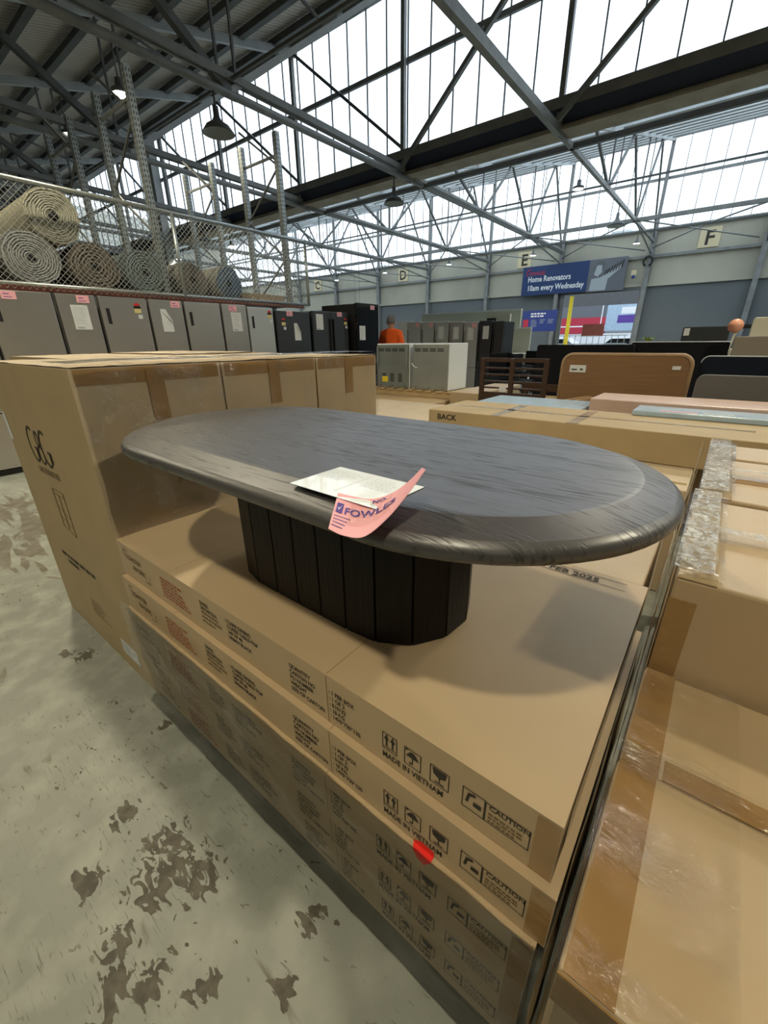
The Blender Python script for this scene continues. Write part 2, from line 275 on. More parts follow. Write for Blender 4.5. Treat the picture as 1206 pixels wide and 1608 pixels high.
# ------------------------------------------------------------------ mesh helper
class MB:
    def __init__(s): s.v = []; s.f = []; s.m = []; s.sm = []; s.mats = []; s.slot = 0; s.smooth = False; s.X = None
    def mat(s, name):
        m = M[name]
        if m not in s.mats: s.mats.append(m)
        s.slot = s.mats.index(m); return s
    def add(s, vs, fs, smooth=None):
        o = len(s.v)
        for p in vs:
            p = Vector(p); s.v.append(s.X @ p if s.X is not None else p)
        for f in fs: s.f.append([i+o for i in f]); s.m.append(s.slot); s.sm.append(s.smooth if smooth is None else smooth)
        return s
    def box(s, x0, x1, y0, y1, z0, z1):
        return s.add([(x0, y0, z0), (x1, y0, z0), (x1, y1, z0), (x0, y1, z0), (x0, y0, z1), (x1, y0, z1), (x1, y1, z1), (x0, y1, z1)],
                     [(0, 3, 2, 1), (4, 5, 6, 7), (0, 1, 5, 4), (1, 2, 6, 5), (2, 3, 7, 6), (3, 0, 4, 7)])
    def tube(s, pts, r, n=8, cap=True):
        pts = [Vector(p) for p in pts]; rings = []; up = None; o = []
        for i, p in enumerate(pts):
            t = (pts[min(i+1, len(pts)-1)] - pts[max(i-1, 0)]).normalized()
            if up is None: up = Vector((0, 0, 1)) if abs(t.z) < .9 else Vector((1, 0, 0))
            a = t.cross(up)
            if a.length < 1e-6: a = t.orthogonal()
            a.normalize(); b = a.cross(t).normalized(); up = b
            rr = r[i] if isinstance(r, (list, tuple)) else r
            for k in range(n):
                an = 2*PI*(k+.5)/n; o.append(p + (a*math.cos(an) + b*math.sin(an))*rr)
        fs = []
        for i in range(len(pts)-1):
            for k in range(n):
                k2 = (k+1) % n; fs.append((i*n+k, i*n+k2, (i+1)*n+k2, (i+1)*n+k))
        if cap: fs.append(tuple(range(n))[::-1]); fs.append(tuple((len(pts)-1)*n+k for k in range(n)))
        return s.add(o, fs, n > 5)
    def bar(s, p, q, w, h=None):
        # rectangular bar from p to q, w across (horizontal), h deep
        h = h or w; p = Vector(p); q = Vector(q); t = (q-p).normalized()
        a = t.cross(Vector((0, 0, 1)))
        if a.length < 1e-4: a = Vector((1, 0, 0))
        a.normalize(); b = a.cross(t).normalized(); a = a*w/2; b = b*h/2
        return s.add([p-a-b, p+a-b, p+a+b, p-a+b, q-a-b, q+a-b, q+a+b, q-a+b], [(0, 1, 2, 3)[::-1], (4, 5, 6, 7), (0, 1, 5, 4), (1, 2, 6, 5), (2, 3, 7, 6), (3, 0, 4, 7)])
    def prism(s, pts, z0, z1, top=True, bot=True):
        n = len(pts); vs = [(x, y, z0) for x, y in pts] + [(x, y, z1) for x, y in pts]; fs = [(i, (i+1) % n, n+(i+1) % n, n+i) for i in range(n)]
        if bot: fs.append(tuple(range(n))[::-1])
        if top: fs.append(tuple(range(n, 2*n)))
        return s.add(vs, fs, False)
    def lathe(s, prof, c=(0, 0, 0), n=24):
        vs = []; fs = []
        for r, z in prof:
            for k in range(n): a = 2*PI*k/n; vs.append((c[0]+r*math.cos(a), c[1]+r*math.sin(a), c[2]+z))
        for i in range(len(prof)-1):
            for k in range(n): k2 = (k+1) % n; fs.append((i*n+k, i*n+k2, (i+1)*n+k2, (i+1)*n+k))
        return s.add(vs, fs, True)
    def grid(s, fn, nu, nv, smooth=True):
        vs = [fn(i/nu, j/nv) for i in range(nu+1) for j in range(nv+1)]
        fs = [(i*(nv+1)+j, (i+1)*(nv+1)+j, (i+1)*(nv+1)+j+1, i*(nv+1)+j+1) for i in range(nu) for j in range(nv)]
        return s.add(vs, fs, smooth)
    def quad(s, o, u, v):
        o, u, v = Vector(o), Vector(u), Vector(v); return s.add([o, o+u, o+u+v, o+v], [(0, 1, 2, 3)], False)
    def text(s, t, o, u, v, size, sx=1.0, align='LEFT'):
        """flat lettering: origin o, reading direction u, up direction v"""
        vs, fs = glyphs(t, align); o, u, v = Vector(o), Vector(u).normalized(), Vector(v).normalized()
        return s.add([o + u*(x*size*sx) + v*(y*size) for x, y in vs], fs, False)
    def mesh(s, name):
        me = bpy.data.meshes.new(name); me.from_pydata([tuple(v) for v in s.v], [], s.f)
        for m in s.mats: me.materials.append(m)
        me.polygons.foreach_set('material_index', s.m); me.polygons.foreach_set('use_smooth', s.sm); me.update(); return me
    def build(s, name, parent=None, loc=None, bevel=0, seg=2):
        o = bpy.data.objects.new(name, s.mesh(name)); C.objects.link(o)
        if parent: o.parent = parent
        if loc: o.location = loc
        if bevel:
            b = o.modifiers.new('bevel', 'BEVEL'); b.width = bevel; b.segments = seg; b.limit_method = 'ANGLE'; b.angle_limit = .7
        return o
_g = {}
def glyphs(t, align='LEFT'):
    if (t, align) in _g: return _g[(t, align)]
    cu = bpy.data.curves.new('t', 'FONT'); cu.body = t; cu.align_x = align; cu.resolution_u = 2; cu.offset = 0.022
    o = bpy.data.objects.new('t', cu); C.objects.link(o); bpy.context.view_layer.update()
    me = o.evaluated_get(bpy.context.evaluated_depsgraph_get()).to_mesh()
    r = ([(v.co.x, v.co.y) for v in me.vertices], [tuple(p.vertices) for p in me.polygons])
    bpy.data.objects.remove(o); bpy.data.curves.remove(cu); _g[(t, align)] = r; return r

def tag(o, label=None, cat=None, group=None, kind=None):
    if label: o['label'] = label
    if cat: o['category'] = cat
    if group: o['group'] = group
    if kind: o['kind'] = kind
    return o
def thing(name, label, cat, loc=(0, 0, 0), rz=0, group=None, kind=None):
    o = bpy.data.objects.new(name, None); C.objects.link(o); o.location = loc; o.rotation_euler = (0, 0, rz); o.empty_display_size = .1
    return tag(o, label, cat, group, kind)
def dup(root, loc=None, label=None, group=None, rz=None):
    r = root.copy(); C.objects.link(r)
    if loc is not None: r.location = loc
    if rz is not None: r.rotation_euler = (0, 0, rz)
    if label: r['label'] = label
    if group: r['group'] = group
    for ch in list(root.children):
        c = ch.copy(); C.objects.link(c); c.parent = r
        for g in list(ch.children):
            d = g.copy(); C.objects.link(d); d.parent = c
    return r
def dashes(mb, o, u, v, n, w, h, pitch, seed=1, fill=.8):
    """illegible small print: rows of short dashes"""
    rnd = random.Random(seed); o, u, v = Vector(o), Vector(u), Vector(v)
    for i in range(n):
        x = 0.0; lim = w*(rnd.uniform(.55, 1))
        while x < lim:
            l = rnd.uniform(.05, .16)*w
            mb.quad(o - v*(i*pitch) + u*x, u*min(l, lim-x), v*h); x += l + w*.035

# ------------------------------------------------------------------ THE BUILDING
PX = [-2.95 - 4.55*k for k in range(-2, 7)]      # truss lines along x
YA, YB, YC, YD = -19.1, -3.4, 12.3, 28.0         # clerestory lines
ZCH, ZLO, ZHI = 5.9, 6.5, 10.4
XL, XR = -42.0, 16.0
mb = MB().mat('floor'); mb.box(XL, XR, YA, YD+.3, -.2, 0); tag(mb.build('floor'), kind='structure', label='worn grey concrete floor with peeled dark patches')
mb = MB().mat('asphalt'); mb.box(XL, XR, YD+.3, 75, -.25, -.05); tag(mb.build('ground'), 'asphalt yard outside the roller door', 'ground', kind='structure')

def purlins(par, y0, y1, xa, xb, m):
    y = y0 + .5
    while y < y1 - .2:
        z = ZHI + .25*(y - y1) - .14
        q = MB().mat(m); q.box(xa, xb, y-.045, y+.045, z-.11, z+.10); q.box(xa, xb, y-.12, y+.045, z-.13, z-.10); q.build('purlin', par); y += 1.3
def roof(y0, y1, matn, pm, x0=XL, x1=XR):
    q = MB().mat(matn); z0 = ZHI - .25*(y1-y0)
    q.add([(x0, y0, z0), (x1, y0, z0), (x1, y1, ZHI), (x0, y1, ZHI), (x0, y0, z0+.06), (x1, y0, z0+.06), (x1, y1, ZHI+.06), (x0, y1, ZHI+.06)],
          [(3, 2, 1, 0), (4, 5, 6, 7), (0, 1, 5, 4), (1, 2, 6, 5), (2, 3, 7, 6), (3, 0, 4, 7)] if matn != 'poly' else [(0, 1, 2, 3)])
    o = q.build('ceiling'); purlins(o, y0, y1, x0, x1, pm); return o
tag(roof(YB, YC, 'roof', 'steel_dark'), 'corrugated roof slope on dark purlins, upper left', kind='structure')
tag(roof(YA, YB, 'roof', 'steel_dark'), 'corrugated roof slope behind the viewpoint', kind='structure')
tag(roof(YC, YD, 'poly', 'steel_light'), 'translucent white roof sheets over the far bay', kind='structure')

# clerestory glazing
def clerestory(idx, y, label, zb=ZLO, zt=ZHI-.25, xa=XL, xb=XR, step=.75, full=True):
    q = MB().mat('glass'); q.quad((xa, y, zb), (xb-xa, 0, 0), (0, 0, zt-zb)); o = q.build('window_%d' % idx); tag(o, label, kind='structure')
    fr = MB().mat('steel_mid'); fr.box(xa, xb, y-.10, y+.02, zt-.02, ZHI+.02); fr.box(xa, xb, y-.09, y-.01, 8.50, 8.62); fr.build('window_frame', o)
    gb = MB().mat('steel_dark'); x = xa
    while x < xb: gb.box(x-.014, x+.014, y-.06, y-.01, zb, zt); x += step
    gb.build('glazing_bars', o)
    return o
w1 = clerestory(1, YC, 'near clerestory glazing above the gutter beam'); w2 = clerestory(2, YD, 'far clerestory glazing above the concrete wall', zb=6.45); w0 = clerestory(3, YB, 'clerestory glazing behind the viewpoint')

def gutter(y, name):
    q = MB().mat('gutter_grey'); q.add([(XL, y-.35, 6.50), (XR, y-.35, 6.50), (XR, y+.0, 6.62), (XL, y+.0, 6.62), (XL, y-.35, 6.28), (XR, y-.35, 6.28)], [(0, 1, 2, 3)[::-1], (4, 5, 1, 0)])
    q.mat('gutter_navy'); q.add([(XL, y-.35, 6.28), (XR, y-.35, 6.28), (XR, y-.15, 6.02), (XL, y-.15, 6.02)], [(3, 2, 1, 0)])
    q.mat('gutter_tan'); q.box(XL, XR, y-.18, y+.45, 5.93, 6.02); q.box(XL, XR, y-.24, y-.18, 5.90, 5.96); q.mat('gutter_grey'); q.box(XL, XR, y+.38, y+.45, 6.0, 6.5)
    return tag(q.build(name), kind='structure')
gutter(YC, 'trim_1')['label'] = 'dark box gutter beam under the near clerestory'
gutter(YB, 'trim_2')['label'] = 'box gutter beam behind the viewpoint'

# far wall with roller-door opening
DX0, DX1, DZ = -7.15, -3.15, 3.75
mb = MB().mat('dado'); mb.box(XL, DX0, YD, YD+.3, 0, 3.85); mb.box(DX1, XR, YD, YD+.3, 0, 3.85); mb.box(DX0, DX1, YD, YD+.3, DZ, 3.85)
mb.mat('concrete'); mb.box(XL, XR, YD-.02, YD+.3, 3.85, 6.47)
mb.mat('steel_mid'); mb.box(XL, XR, YD-.16, YD-.02, 5.17, 5.30); mb.mat('concrete'); mb.box(XL, XR, YD-.1, YD-.02, 3.85, 4.0); mb.mat('steel_mid'); mb.box(XL, XR, YD-.14, YD-.02, 6.38, 6.5)
tag(mb.build('wall_back'), 'far wall, cream precast concrete above a grey painted dado', kind='structure')
for nm, x0, x1, y0, y1 in (('wall_left', XL-.3, XL, YA, YD), ('wall_right', XR, XR+.3, YA, YD), ('wall_front', XL, XR, YA-.3, YA)):
    q = MB().mat('concrete'); q.box(x0, x1, y0, y1, 0, 11.5 if nm != 'wall_front' else 6.5); tag(q.build(nm), kind='structure')
mb = MB().mat('steel_dark')
mb.box(DX0-.14, DX0, YD-.12, YD+.1, 0, DZ+.1); mb.box(DX0, DX1, YD-.1, YD+.1, DZ-.05, DZ+.12); mb.mat('steel_mid'); mb.box(DX1, DX1+.12, YD-.12, YD+.1, 0, DZ+.1)
o = mb.build('door_1'); tag(o, 'open roller door onto the yard', kind='structure')
q = MB().mat('yellow'); q.box(DX0+.5, DX0+.68, YD-.4, YD-.22, 0, 3.6); tag(q.build('bollard_post'), 'tall yellow guide post at the left of the open roller door', 'post')

# wall columns
cproto = None
for k, x in enumerate(PX):
    if x > 6: continue
    q = MB().mat('steel_mid'); q.box(-.11, .11, -.02, .0, 0, 6.45); q.box(-.11, .11, -.28, -.26, 0, 6.45); q.box(-.012, .012, -.26, -.02, 0, 6.45)
    q.box(-.07, .07, -.2, -.02, 6.45, 10.2)
    if cproto is None: cproto = q.build('steel_column'); o = cproto
    else: o = cproto.copy(); C.objects.link(o)
    o.location = (x, YD-.02, 0)
    nm = {1: 'right of the far roller door, right-hand one', 2: 'directly right of the far roller door', 3: 'directly left of the far roller door'}
    if k in nm: tag(o, 'grey steel wall column ' + nm[k], 'column')
    else: tag(o, 'grey steel column on the far wall left of the blue banner', 'column', 'far wall columns left of the banner')
cproto['label'] = 'grey steel wall column at the far right edge of the far wall'
# pale free-standing column under the gutter
q = MB().mat('steel_light'); q.box(-21.75, -21.35, YC-.75, YC-.40, 0, 10.0); tag(q.build('steel_column'), 'wide pale column rising behind the wire fence through the near glazing', 'column')

# trusses
def truss(x, heavy):
    t = thing('roof_truss', 'x', 'roof truss', (x, 0, 0), kind='structure')
    def zr(y):
        return (ZHI + .25*(y-YC) - .3) if y <= YC else (ZHI + .25*(y-YD) - .3)
    q = MB().mat('steel_mid')
    w = .13
    q.bar((0, YB, ZCH), (0, YC-.1, ZCH), w, .17) if not heavy else None; q.bar((0, YC-.1, ZCH), (0, YD-.3, ZCH), .10, .12)
    if heavy:
        q.tube([(0.0, YB, ZCH-.02), (0.0, YC-.1, ZCH-.02)], .075, 10)
        q.bar((-.05, YB, ZCH+.34), (-.05, YC-.3, ZCH+.16), .05, .13); q.bar((.07, YB, ZCH+.34), (.07, YC-.3, ZCH+.16), .05, .13)
        q.bar((.14, YC+.2, ZCH+.05), (.14, YD-.4, ZCH+.05), .06, .08)
    q.build('bottom_chord', t)
    q = MB().mat('steel_light'); q.bar((0, YB, zr(YB)), (0, YC-.05, zr(YC-.05)), .12, .20); q.build('rafter', t)
    q = MB().mat('steel_light'); q.bar((0, YC+.4, zr(YC+.4)), (0, YD-.05, zr(YD-.05)), .10, .14); q.build('rafter', t)
    def mem(ya, za, yb, zb, w, m='steel_dark'):
        MB().mat(m).bar((0, ya, za), (0, yb, zb), w, w).build('web_member', t)
    b1 = [-2.9, 0.9, 6.15]
    mem(6.15, ZCH, 3.2, zr(3.2), .14); mem(6.15, ZCH, 11.9, zr(11.9), .11, 'steel_light'); mem(.9, ZCH, 3.2, zr(3.2), .08); mem(.9, ZCH, -1.4, zr(-1.4), .08)
    mem(5.95, ZCH, 5.95, zr(5.95), .045); mem(6.35, ZCH, 6.35, zr(6.35), .045); mem(.9, ZCH, .9, zr(.9), .04); mem(3.3, ZCH+.1, 3.3, zr(3.3), .04)
    mem(8.9, 8.0, 6.15, zr(6.15), .05)
    mem(YC-.25, ZCH, YC-.25, ZHI-.2, .12, 'steel_mid')
    bs = [12.6, 17.35, 22.5, 27.7]; ts = [15.0, 19.9, 25.1]
    for i, tt in enumerate(ts):
        mem(bs[i], ZCH, tt, zr(tt), .075); mem(tt, zr(tt), bs[i+1], ZCH, .075)
    for b in bs[1:3]: mem(b, ZCH, b, zr(b), .05)
    for b in (18.4, 23.6): mem(b, (ZCH+zr(b))/2, b, zr(b), .03)
    # foot brace to the wall
    mem(22.5, ZCH, YD-.2, 5.35, .05)
    for y in (6.15, 12.3, 17.35, 22.5):
        MB().mat('steel_mid').box(-.02, .02, y-.16, y+.16, ZCH-.10, ZCH+.16).build('gusset_plate', t)
    return t
tlab = {0: None, 1: None}
for k, x in enumerate(PX):
    t = truss(x, x < -6)
    if k == 2: t['label'] = 'heavy steel truss chord crossing the upper right in front of the glazing'
    elif k == 3: t['label'] = 'nearest double-chord steel truss crossing the upper left of the hall'
    elif k == 4: t['label'] = 'second double-chord truss, behind the lit lamp at upper left'
    elif k < 2: t['label'] = 'steel roof truss overhead to the right of the view'; t['group'] = 'trusses right of the view'
    else: t['label'] = 'steel roof truss far back on the left'; t['group'] = 'far left trusses'
# ties along the hall
def tie(y, z, w, lab, m='steel_mid'):
    q = MB().mat(m); q.bar((XL, y, z), (XR, y, z), w, w); tag(q.build('tie_beam'), lab, 'beam', kind='structure')
tie(22.4, ZCH-.02, .14, 'horizontal tie beam through the far truss nodes'); tie(22.6, ZCH-.45, .06, 'thin tie beam below the far truss nodes', 'steel_dark'); tie(13.2, ZCH+.0, .12, 'horizontal tie beam just beyond the gutter', 'steel_dark'); tie(17.3, ZCH+.1, .05, 'thin tie beam in the middle of the far bay', 'steel_dark')
tie(6.2, ZCH+.2, .05, 'thin tie beam across the near bay', 'steel_dark')
# glazing-plane wind braces
for k in range(3, len(PX)-1):
    x0, x1 = PX[k], PX[k+1]
    q = MB().mat('steel_dark'); q.bar((x1, YC-.2, ZHI-.35), (x0, YC-.2, 6.55), .08, .08)
    o = q.build('wind_brace'); tag(o, 'diagonal steel brace across the near clerestory glazing, ' + ['meeting the gutter near centre', 'just left of the large bell lamp', 'behind the widest rack post', 'far left, low behind the rack posts', 'farthest left, deep behind the carpet rolls'][min(k-3, 4)], 'brace', 'clerestory braces sloping down to the right')
for k, x in ((2, PX[2]), (3, PX[3])):
    q = MB().mat('steel_mid'); dz = 2.75/3.05
    q.bar((x, YC-.38, 6.05), (x+4.3, YC-.38, 6.05+4.3*.86), .12, .10); o = q.build('wind_brace')
    tag(o, 'grey strut rising to the right from the gutter beam, ' + ('right-hand one' if k == 2 else 'left-hand one'), 'brace')
# far-bay braces from truss feet along the wall
for k in range(2, len(PX)-1):
    x0, x1 = PX[k], PX[k-1]
    q = MB().mat('steel_mid'); q.tube([(x0, YD-.25, 5.6), ((x0+x1)/2, 25.5, 5.95), (x1, 22.4, 5.9)], .035, 6)
    tag(q.build('wind_brace'), 'thin diagonal roof brace near the far wall', 'brace', 'thin braces near the far wall')
    q = MB().mat('steel_mid'); q.tube([(x0+.1, 22.2, 5.85), (x1-.3, YD-.4, 5.5)], .03, 6); tag(q.build('wind_brace'), 'thin diagonal roof brace near the far wall', 'brace', 'thin braces near the far wall')
# neighbouring roof outside
q = MB().mat('ext_roof'); q.box(XL, XR+10, 34, 40, 0, 7.25)
for i in range(60): q.box(XL+i*1.2, XL+i*1.2+.6, 33.95, 34.0, 7.1, 7.34)
for cx in (-27, -16, -6.5): q.box(cx-.6, cx+.6, 35, 36.2, 7.2, 8.3)
q.X = None
for i, f in enumerate(q.v): pass
nb = q.build('neighbouring_shed'); tag(nb, 'pale corrugated shed roofline seen through the far glazing', 'building')
# move it beyond the yard but leave the door view free
nb.location = (0, 14.0, 0); nb.scale = (1.4, 1, 1.27)

# ------------------------------------------------------------------ lamps
def highbay():
    t = thing('high_bay_lamp', 'x', 'ceiling lamp')
    q = MB().mat('shade'); q.lathe([(0, .18), (.05, .18), (.06, .05), (.14, .03), (.15, -.03), (.12, -.03)], n=20); q.tube([(0, 0, .15), (0, 0, .66)], .012, 6); q.build('housing', t)
    q = MB().mat('lamp_on'); q.lathe([(0.0, -.034), (.13, -.034), (.13, -.02), (0, -.02)], n=20); q.build('lens', t)
    return t
hb = highbay(); first = True
lamps = [(-7.5, 4.0, 5.2, 'lit round high bay lamp left of the tall rack post, upper left'), (-12.05, 4.8, 5.95, 'lit lamp half hidden behind rack posts at upper left'),
         (-2.95, 14.2, 5.25, 'lit lamp hanging against the far glazing at right'), (-2.95, 23.6, 5.25, 'lit lamp at the foot of the right truss by the far wall'),
         (-7.5, 23.3, 5.25, 'lit lamp left of the letter E sign'), (-12.05, 22.8, 5.25, 'lit lamp right of the letter D sign'), (-16.6, 22.8, 5.25, 'lit lamp left of the letter D sign'),
         (-21.15, 23.2, 5.25, 'lit lamp above the green exit sign')]
extra = [(-16.6, 12.0, 5.2), (-21.15, 12.0, 5.2)]
over = [(-2.95, 0.6, 5.4), (1.6, -2.0, 5.6), (1.6, 7.4, 5.4), (-7.5, -1.5, 5.4), (6.15, 4, 5.5), (-2.95, -5.0, 5.4), (6.15, -5.0, 5.4)]  # unseen lamps; the rear pair is added as front fill for the cartons
def lamp_light(x, y, z, e=110):
    l = bpy.data.lights.new('lamp_light', 'SPOT'); l.energy = e*LAMP; l.spot_size = 2.6; l.spot_blend = .5; l.shadow_soft_size = .14; l.color = (1.0, 0.90, 0.66)
    o = bpy.data.objects.new('lamp_light', l); C.objects.link(o); o.location = (x, y, z-.06)
for x, y, z, lab in lamps:
    if first: hb.location = (x, y, z); hb['label'] = lab; first = False
    else: dup(hb, (x, y, z), lab)
    lamp_light(x, y, z)
for x, y, z in extra: dup(hb, (x, y, z), 'distant lit high bay lamp far left under the roof', 'distant lit lamps'); lamp_light(x, y, z)
for x, y, z in over: dup(hb, (x, y, z), 'lit high bay lamp unseen overhead, placed for its light on the cartons', 'lamps overhead'); lamp_light(x, y, z, 60 if y < -3 else (480 if x > 5 else (250 if x > 0 else 300)))
# bell pendants, unlit
t = thing('pendant_lamp', 'large unlit bell-shaped pendant lamp hanging left of centre', 'ceiling lamp', (-7.5, 5.8, 5.22))
q = MB().mat('shade'); q.lathe([(0, .36), (.05, .36), (.06, .20), (.10, .13), (.22, .06), (.31, -.06), (.30, -.06)], n=28); q.build('lamp_shade', t)
q = MB().mat('shade_in'); q.lathe([(.30, -.058), (.20, .03), (0.0, .08)], n=28); q.build('shade_inside', t)
q = MB().mat('steel_dark'); q.tube([(0, 0, .34), (0, 0, .66)], .02, 8); q.build('stem', t)
dup(t, (-7.5, 11.6, 5.18), 'dark bell pendant lamp hanging below the gutter beam near the centre'); dup(t, (-2.95, 19.3, 5.22), 'dark bell pendant lamp silhouetted on the far glazing at right'); dup(t, (-16.6, 10.8, 5.2), 'dark bell pendant lamp seen above the carpet rolls')
# conduit box on the near glazing top
q = MB().mat('steel_light'); q.box(-10.3, -9.7, YC-.5, YC-.25, 9.95, 10.2); tag(q.build('junction_box'), 'small pale junction box at the top of the near glazing', 'electrical box')

# ------------------------------------------------------------------ signs on the far wall
WY = YD - .30
def letter_sign(ch, x, z=5.8, s=.42):
    q = MB().mat('sign_cream'); q.box(x-s, x+s, YD-.07, YD-.02, z-s, z+s); q.mat('ink'); q.text(ch, (x, YD-.075, z-.30), (1, 0, 0), (0, 0, 1), .85, align='CENTER')
    tag(q.build('bay_sign'), 'cream square sign with black letter %s high on the far wall' % ch, 'sign')
letter_sign('F', -.6); letter_sign('E', -9.75); letter_sign('D', -18.9); letter_sign('C', -28.0)
t = thing('banner', 'large blue banner reading Home Renovators 10am every Wednesday', 'banner', (-6.8, WY, 0))
q = MB().mat('sign_blue'); q.box(-2.85, .95, -.03, 0, 3.80, 5.35)
q.mat('sign_white'); q.text('Home Renovators', (-2.5, -.035, 4.52), (1, 0, 0), (0, 0, 1), .42, .80); q.text('10am every Wednesday', (-2.5, -.035, 4.05), (1, 0, 0), (0, 0, 1), .42, .80)
q.mat('sign_red'); q.bar((-2.58, -.035, 4.85), (-2.58, -.035, 5.1), .05, .05); q.bar((-2.58, -.035, 5.12), (-2.35, -.035, 5.2), .05, .05); q.text('FOWLES', (-2.45, -.035, 4.87), (1, 0, 0), (0, 0, 1), .25)
q.build('panel', t)
q = MB().mat('sign_grey'); q.box(.95, 2.85, -.03, 0, 3.75, 5.35)
q.mat('shade'); q.add([(1.15, -.035, 4.85), (1.35, -.035, 5.25), (1.75, -.035, 5.2), (1.75, -.035, 4.95), (1.5, -.035, 4.7)], [(4, 3, 2, 1, 0)])
q.mat('print_grey'); q.add([(1.25, -.04, 4.6), (1.35, -.04, 5.05), (1.6, -.04, 5.05), (1.65, -.04, 4.7), (1.45, -.04, 4.5)], [(4, 3, 2, 1, 0)])
q.add([(1.1, -.04, 3.8), (1.15, -.04, 4.4), (1.6, -.04, 4.45), (2.55, -.04, 5.0), (2.6, -.04, 4.85), (2.0, -.04, 4.35), (1.95, -.04, 3.8)], [(6, 5, 4, 3, 2, 1, 0)])
q.mat('ink')
for i in range(7): q.bar((1.8+i*.13, -.045, 4.55+.05*i), (1.88+i*.13, -.045, 4.8+.07*i), .04, .04)
q.build('picture_panel', t)
t = thing('banner', 'small bright blue notice banner above the cream partition', 'banner', (-7.2, 25.2, 0))
q = MB().mat('sign_blue2'); q.box(-1.2, .72, -.03, 0, 1.72, 2.80); q.mat('sign_white'); dashes(q, (-.75, -.035, 2.6), (1, 0, 0), (0, 0, 1), 2, 1.3, .07, .13, 3); 
q.mat('print_grey'); dashes(q, (-.7, -.035, 2.3), (1, 0, 0), (0, 0, 1), 5, .35, .03, .08, 4); dashes(q, (-.2, -.035, 2.3), (1, 0, 0), (0, 0, 1), 3, .35, .03, .08, 5); dashes(q, (.25, -.035, 2.3), (1, 0, 0), (0, 0, 1), 3, .35, .03, .08, 6)
q.mat('sign_red'); q.quad((-1.15, -.035, 1.95), (.3, 0, 0), (0, 0, .4)); q.build('panel', t)
q = MB().mat('steel_mid'); q.box(-.9, -.85, .0, .05, 0, 2.75); q.box(.4, .45, .0, .05, 0, 2.75); q.build('stand', t)
t = thing('exit_sign', 'green illuminated exit sign hanging near the far wall', 'sign', (-18.6, 22.4, 0))
q = MB().mat('green_lit'); q.box(-.3, .3, -.04, .04, 2.95, 3.28); q.mat('sign_white'); q.quad((-.12, -.045, 3.0), (.1, 0, 0), (0, 0, .2)); q.bar((.0, -.045, 3.1), (.2, -.045, 3.1), .02, .04); q.build('sign_box', t)
q = MB().mat('steel_dark'); q.tube([(-.2, 0, 3.28), (-.2, 0, 5.9)], .01, 5); q.tube([(.2, 0, 3.28), (.2, 0, 5.9)], .01, 5); q.build('hanger', t)
t = thing('wall_siren', 'small round device with a blue light on the wall beside the banner', 'alarm', (-3.55, WY, 4.5))
q = MB().mat('sign_cream'); q.box(-.12, .12, -.1, 0, -.1, .15); q.mat('sign_blue2'); q.lathe([(0, .02), (.08, .0), (.08, -.12), (0, -.16)], (0, -.1, -.1), 12); q.build('siren', t)
t = thing('hose_loop', 'black hose coil hung on the wall column right of the banner', 'hose', (-3.0, WY-.1, 5.0))
q = MB().mat('black'); q.tube([(.2*math.cos(a), 0, .22*math.sin(a)) for a in [i*PI/8 for i in range(-3, 12)]], .05, 6); q.build('hose', t)

# outside, through the door
t = thing('shop_front', 'red and white shop front across the yard seen through the open door', 'building', (-10.9, 42, 0))
q = MB().mat('ext_dark'); q.box(-6, 8.5, 0, .4, 3.9, 6.5); q.build('cladding', t)
q = MB().mat('sign_grey'); q.box(-6, 3.3, -.05, .4, 2.9, 3.9); q.mat('sign_red'); q.box(-6, 3.3, -.06, .4, 2.35, 3.0); q.mat('sign_white'); q.box(-6, 3.3, -.07, .4, 2.25, 2.35); q.mat('sign_red'); q.box(-6, 3.3, -.06, .4, 1.7, 2.25)
for i in range(4): q.mat('sign_white'); q.box(-4.9+i*2.6, -4.82+i*2.6, -.08, 0, 1.7, 3.9)
q.build('red_fascia', t)
q = MB().mat('blue_film'); q.box(3.3, 7.2, -.05, .4, 1.9, 3.9); q.mat('sign_white'); q.box(4.4, 6.6, -.06, 0, 3.2, 3.7); q.mat('violet'); q.box(4.2, 5.6, -.06, 0, 2.5, 3.1); q.build('poster_panel', t)
q = MB().mat('sign_white'); q.box(-6, 8.5, -.02, .4, 0, 1.7); q.build('lower_wall', t)
car = thing('parked_car', 'x', 'car', (0, 0, 0))
def carbody(m):
    q = MB().mat(m); prof = [(-2.1, .3), (-2.1, .8), (-1.5, .92), (-.9, 1.4), (.6, 1.42), (1.3, .95), (2.05, .8), (2.1, .3)]
    q.add([(x, -.85, z) for x, z in prof] + [(x, .85, z) for x, z in prof], [tuple(range(8)), tuple(range(15, 7, -1))] + [(i, 8+i, 8+(i+1) % 8, (i+1) % 8) for i in range(8)]); return q
carbody('white_enamel').build('body', car, bevel=.06)
q = MB().mat('gloss_black'); q.add([(-1.3, -.87, .95), (-.85, -.87, 1.33), (.55, -.87, 1.34), (1.1, -.87, .97)], [(0, 3, 2, 1)]); q.build('side_window', car)
for sx in (-1.3, 1.3):
    for sy in (-.8, .8): MB().mat('black').tube([(sx, sy-.1, .32), (sx, sy+.1, .32)], .32, 16).build('wheel', car)
car.location = (-9.6, 37, -.05); car['label'] = 'white car parked in the yard, left one seen through the door'
dup(car, (-5.0, 37.5, -.05), 'white car parked in the yard, right one seen through the door')
t = thing('display_stand', 'red display panel on a grey wire stand in the door opening', 'stand', (-5.6, 30, 0))
q = MB().mat('beam_red'); q.box(-.7, .55, -.05, 0, 1.45, 2.15); q.mat('sign_white'); q.box(-.6, .45, -.06, -.05, 1.42, 1.47); q.build('panel', t)
q = MB().mat('galv')
for i in range(12): q.tube([(-2.2+i*.36, .2, 0), (-2.2+i*.36, .2, 1.5)], .02, 5)
